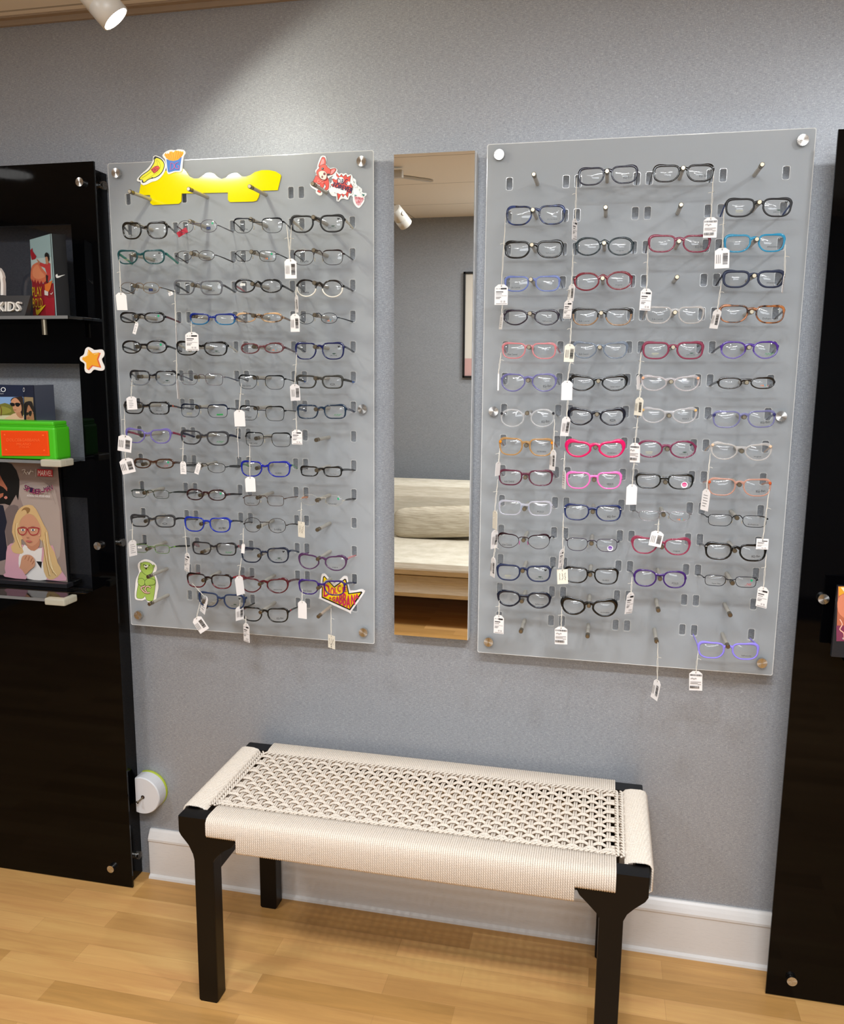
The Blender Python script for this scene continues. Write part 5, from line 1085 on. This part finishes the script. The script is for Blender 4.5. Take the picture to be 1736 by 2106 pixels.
# ------------------------------------------------------------------ price tags on strings
CARD = mat('eae5e2', .5); CARD2 = mat('e6dfce', .6); STR = mat('d8d2c6', .7); REDC = mat('b8283c', .5)
TAGS = [ # board, card centre x, y, width, height, lean in degrees, string top x, y, print, hung from (row, column), extra words
 (0,250,620,13,36,3,246,533,'',(3,1),'narrow blank'), (0,598,553,24,40,0,590,462,'bc',(2,3),'barcoded'), (0,597,551,22,38,4,600,463,'bc',(2,4),'barcoded'),
 (0,610,625,12,36,0,609,592,'bc',(4,4),'slim barcoded'), (0,607,664,20,37,0,612,640,'bc',(5,4),'barcoded'), (0,279,675,7,25,-20,277,660,'ln',(5,1),'tiny slanted'),
 (0,395,702,27,38,0,394,660,'mx',(5,2),'wide printed'), (0,363,688,7,36,0,360,596,'ln',(4,2),'edge-on'), (0,366,800,5,40,2,363,718,'ln',(6,2),'edge-on'),
 (0,271,829,12,27,3,272,778,'ln',(7,1),'small printed'), (0,493,860,22,34,2,497,788,'',(7,3),'blank pinkish'), (0,607,807,14,34,3,611,724,'bc',(6,4),'barcoded'),
 (0,611,899,21,30,0,609,848,'mx',(8,4),'printed'), (0,490,924,8,36,0,491,850,'',(8,3),'edge-on blank'), (0,257,912,28,34,-8,256,842,'bc',(8,1),'wide barcoded'),
 (0,262,958,28,31,14,258,898,'bc',(9,1),'crooked barcoded'), (0,377,962,12,26,0,377,905,'ln',(9,2),'small'), (0,407,964,9,23,-20,408,950,'ln',(10,2),'tiny slanted'),
 (0,515,996,19,31,2,514,912,'',(9,3),'blank'), (0,620,1089,17,32,0,620,1033,'hw',(11,4),'handwritten cream'), (0,500,1128,7,20,-6,501,1086,'',(12,3),'tiny blank'),
 (0,385,1156,15,38,-5,380,1082,'mx',(12,2),'printed'), (0,493,1204,8,38,6,497,1148,'',(13,3),'edge-on blank'), (0,493,1261,8,28,0,495,1206,'bc',(14,3),'small barcoded'),
 (0,412,1284,22,32,35,412,1238,'bc',(15,2),'tilted barcoded'), (0,420,1243,15,36,-15,396,1200,'ln',(14,2),'printed, behind a lens'), (0,507,1301,16,38,0,506,1268,'mx',(15,3),'printed'),
 (0,622,1254,19,36,0,622,1211,'',(14,4),'blank white'), (0,682,1320,17,27,0,681,1250,'hw',(15,4),'handwritten, on the bottom peg,'), (0,273,1127,5,32,2,273,1075,'ln',(12,1),'edge-on'),
 (0,375,478,22,11,25,368,472,'red',(2,1),'red'), (0,351,604,9,7,20,346,598,'ln',(4,1),'tiny gold'),
 (1,1182,472,8,44,0,1186,366,'mx',(1,2),'slim printed'), (1,1461,468,28,42,0,1467,362,'bc2',(1,3),'wide barcoded'), (1,1485,531,30,42,2,1489,430,'bc',(2,4),'wide barcoded'),
 (1,1031,606,27,42,0,1040,448,'mx',(2,1),'printed'), (1,1175,602,13,36,-5,1179,512,'bc',(3,2),'barcoded'), (1,1168,636,17,38,-4,1176,582,'mx',(4,2),'printed'),
 (1,1328,616,23,45,-2,1333,505,'mx',(3,3),'printed'), (1,1611,584,6,36,-3,1615,503,'ln',(3,4),'edge-on grey'), (1,1472,656,14,40,-10,1484,578,'bc',(4,4),'slanted barcoded'),
 (1,1031,661,8,33,-6,1036,588,'ln',(4,1),'slim'), (1,1171,726,20,37,-2,1176,656,'bc',(5,2),'cream barcoded'), (1,1025,784,3,38,0,1031,724,'',(6,1),'edge-on'),
 (1,1166,803,22,40,0,1176,724,'',(6,2),'blank white'), (1,1313,786,6,29,3,1319,724,'',(6,3),'edge-on blank'), (1,1314,836,15,37,-4,1319,790,'bc',(7,3),'cream barcoded'),
 (1,1163,877,16,40,-5,1170,792,'bc',(7,2),'barcoded'), (1,1137,946,12,42,-3,1141,862,'bc',(8,1),'slim barcoded'), (1,1306,931,20,40,2,1312,858,'bc2',(8,3),'barcoded'),
 (1,1024,964,6,29,-3,1028,922,'',(9,1),'edge-on'), (1,1160,986,7,38,0,1162,928,'ln',(9,2),'edge-on'), (1,1299,1017,22,42,0,1306,928,'',(9,3),'blank white'),
 (1,1451,1028,13,44,-4,1461,932,'ln',(9,4),'slanted printed'), (1,1018,1069,11,38,0,1024,985,'',(10,1),'blank cream'), (1,1017,1109,10,38,-2,1023,1048,'bc',(11,1),'slim barcoded'),
 (1,1014,1166,11,40,-3,1021,1114,'bc',(12,1),'barcoded'), (1,1155,1148,8,38,-3,1159,1055,'mx',(11,2),'slim'), (1,1157,1186,22,30,4,1161,1122,'hw',(12,2),'handwritten cream'),
 (1,1350,1108,26,32,-10,1355,1068,'bc',(11,3),'tilted barcoded'), (1,1568,1119,25,22,0,1582,1006,'mx2',(10,4),'short printed'), (1,1295,1240,15,44,-4,1300,1186,'mx',(13,3),'slanted printed'),
 (1,1568,1228,20,42,-3,1576,1140,'mx',(12,4),'printed'), (1,1026,1284,21,38,0,1027,1234,'mx',(14,1),'printed'), (1,1154,1307,26,36,2,1156,1248,'bc2',(14,2),'wide barcoded'),
 (1,1431,1400,27,40,3,1436,1338,'bc2',(15,4),'upside-down printed'), (1,1349,1418,12,40,-8,1353,1320,'bc',(15,3),'slim, on the bottom peg,')]
used = set()
for (b, cx_, cy_, w_, h_, lean, sx, sy, pr, rc, words) in TAGS:
    Y = -.0985 if (b, rc[0], rc[1]) in GL and GL[(b, rc[0], rc[1])].location.y > -.095 else -.1100
    if pr == 'red': Y = -.060
    random.seed(cx_*7+cy_)
    C_ = at(cx_, cy_, Y); Hh = (at(cx_, cy_-h_/2, Y)-at(cx_, cy_+h_/2, Y)).z; Ww = (at(cx_+w_/2, cy_, Y)-at(cx_-w_/2, cy_, Y)).x
    full = max(Ww, .024 if h_ > 26 and w_ >= 5 else Ww); yaw = math.acos(min(1, Ww/full))*(.97 if random.random() < .5 else -.97)
    if pr == 'red': yaw = 0; full = Ww
    free = (b, rc[0], rc[1]) not in GL
    lab = '%s price tag hung %s, %s board, column %s, row %s' % (words, 'by string' if free else 'below glasses', BN[b], ORD[rc[1]], ORD[rc[0]])
    if pr == 'red': lab = 'red price sticker on the temple of the black glasses at top left board corner'
    if lab in used: lab = lab.replace('price tag', 'white price tag')
    used.add(lab)
    t = thing('price_tag', lab, 'price tag', C_, 'price tags on the %s board' % BN[b])
    rot = Matrix.Rotation(math.radians(-lean), 3, 'Y') @ Matrix.Rotation(yaw, 3, 'Z')
    hw, hh = full/2, Hh/2
    sh = [(-hw, -hh), (hw, -hh), (hw, hh*.72), (hw*.45, hh), (-hw*.45, hh), (-hw, hh*.72)] if pr not in ('red', 'hw', 'mx2') else [(-hw, -hh), (hw, -hh), (hw, hh), (-hw, hh)]
    L_ = lambda x, z, y=0: rot @ Vector((x, y, z))
    mb = MB(); mb.prism([L_(x, z, -.0003) for x, z in sh], rot @ Vector((0, -1, 0)), .0006)
    card = local_build(mb, 'card', REDC if pr == 'red' else (CARD2 if pr == 'hw' or 'cream' in words else CARD), t)
    a = Art(lambda x, y, k: L_(x*hw, y*hh, -.0003-.00008*k))
    if pr != 'red': a.dot('6a6460', 0, .84, .10, .10*hw/hh)
    def bars(x0, x1, y0, y1, horiz):
        u = y0 if horiz else x0
        while u < (y1 if horiz else x1):
            w1 = random.choice((.03, .05, .08))*(1 if not horiz else .6)
            a.poly('1d1b1c', [(x0, u), (x1, u), (x1, min(y1, u+w1)), (x0, min(y1, u+w1))] if horiz else [(u, y0), (min(x1, u+w1), y0), (min(x1, u+w1), y1), (u, y1)]); u += w1+random.choice((.03, .05))*(1 if not horiz else .6)
    ln_ = lambda x0, x1, y, h=.045: a.poly('55504f', [(x0, y), (x1, y), (x1, y+h), (x0, y+h)])
    if pr == 'bc':
        bars(.1, .78, -.62, .5, True)
        for x in (-.8, -.55, -.3): a.poly('6b6664', [(x, -.5), (x+.08, -.5), (x+.08, .35), (x, .35)])
    elif pr == 'bc2':
        bars(-.9, .9, .5, .68, False); bars(-.9, .55, -.75, -.5, False); ln_(-.85, .8, -.1); ln_(-.85, .3, -.25); ln_(.3, .8, -.35); a.line('3a3636', [(-.8, .25), (-.5, .32), (-.3, .2), (-.1, .3), (.1, .25)], .05, 3)
    elif pr in ('mx', 'mx2'):
        ln_(-.8, -.55, .55); ln_(-.4, -.2, .55); a.poly('2b2828', [(-.1, .5), (.8, .5), (.8, .66), (-.1, .66)]); ln_(-.8, .3, .22, .10); ln_(-.8, .1, .06); ln_(-.8, .85, -.12, .02); ln_(-.8, .0, -.28); ln_(-.8, -.2, -.40)
        a.text('3a3636', 'CE', -.1, -.75, .16, .28, down=False); a.text('3a3636', '25', .35, -.75, .16, .28, down=False); ln_(-.75, .9, -.9, .03)
    elif pr == 'ln':
        for k_ in range(5): ln_(-.6, random.uniform(0, .7), .4-k_*.25)
    elif pr == 'hw':
        random.seed(cx_); 
        for k_ in range(3): xx = -.5+k_*.5; a.line('55453a', [(xx+random.uniform(-.12, .12), .5-j*.12) for j in range(9)], .06, 2)
        if rc == (15, 4): a.text('3a302a', '299', -.2, -.3, .3, .8, rot=-1.5, down=False)
    if a.mb.v: local_build(a.mb, 'card_print', a.mats, card)
    if pr != 'red':
        S = at(sx, sy, -.092 if Y > -.1 else -.1035)-C_; topp = L_(0, hh*.84, -.0008); mb = MB(); n_ = 12
        for o_ in (-1, 1):
            pts = [topp.lerp(S, i/n_)+Vector((o_*.0011*math.sin(PI*i/n_)*(1 if i < 7 else .5)+.0004*math.sin(i*2.1+cx_), -.0006-.0005*(o_ > 0), 0)) for i in range(n_+1)]
            mb.sweep(pts, .00055, k=5)
        ks = topp.lerp(S, .62); mb.sweep([ks, ks+Vector((.004*random.choice((-1, 1)), -.001, .001)), ks+Vector((.008*random.choice((-1, 1)), -.0015, -.001))], .0005, k=5)
        local_build(mb, 'string', STR, t)
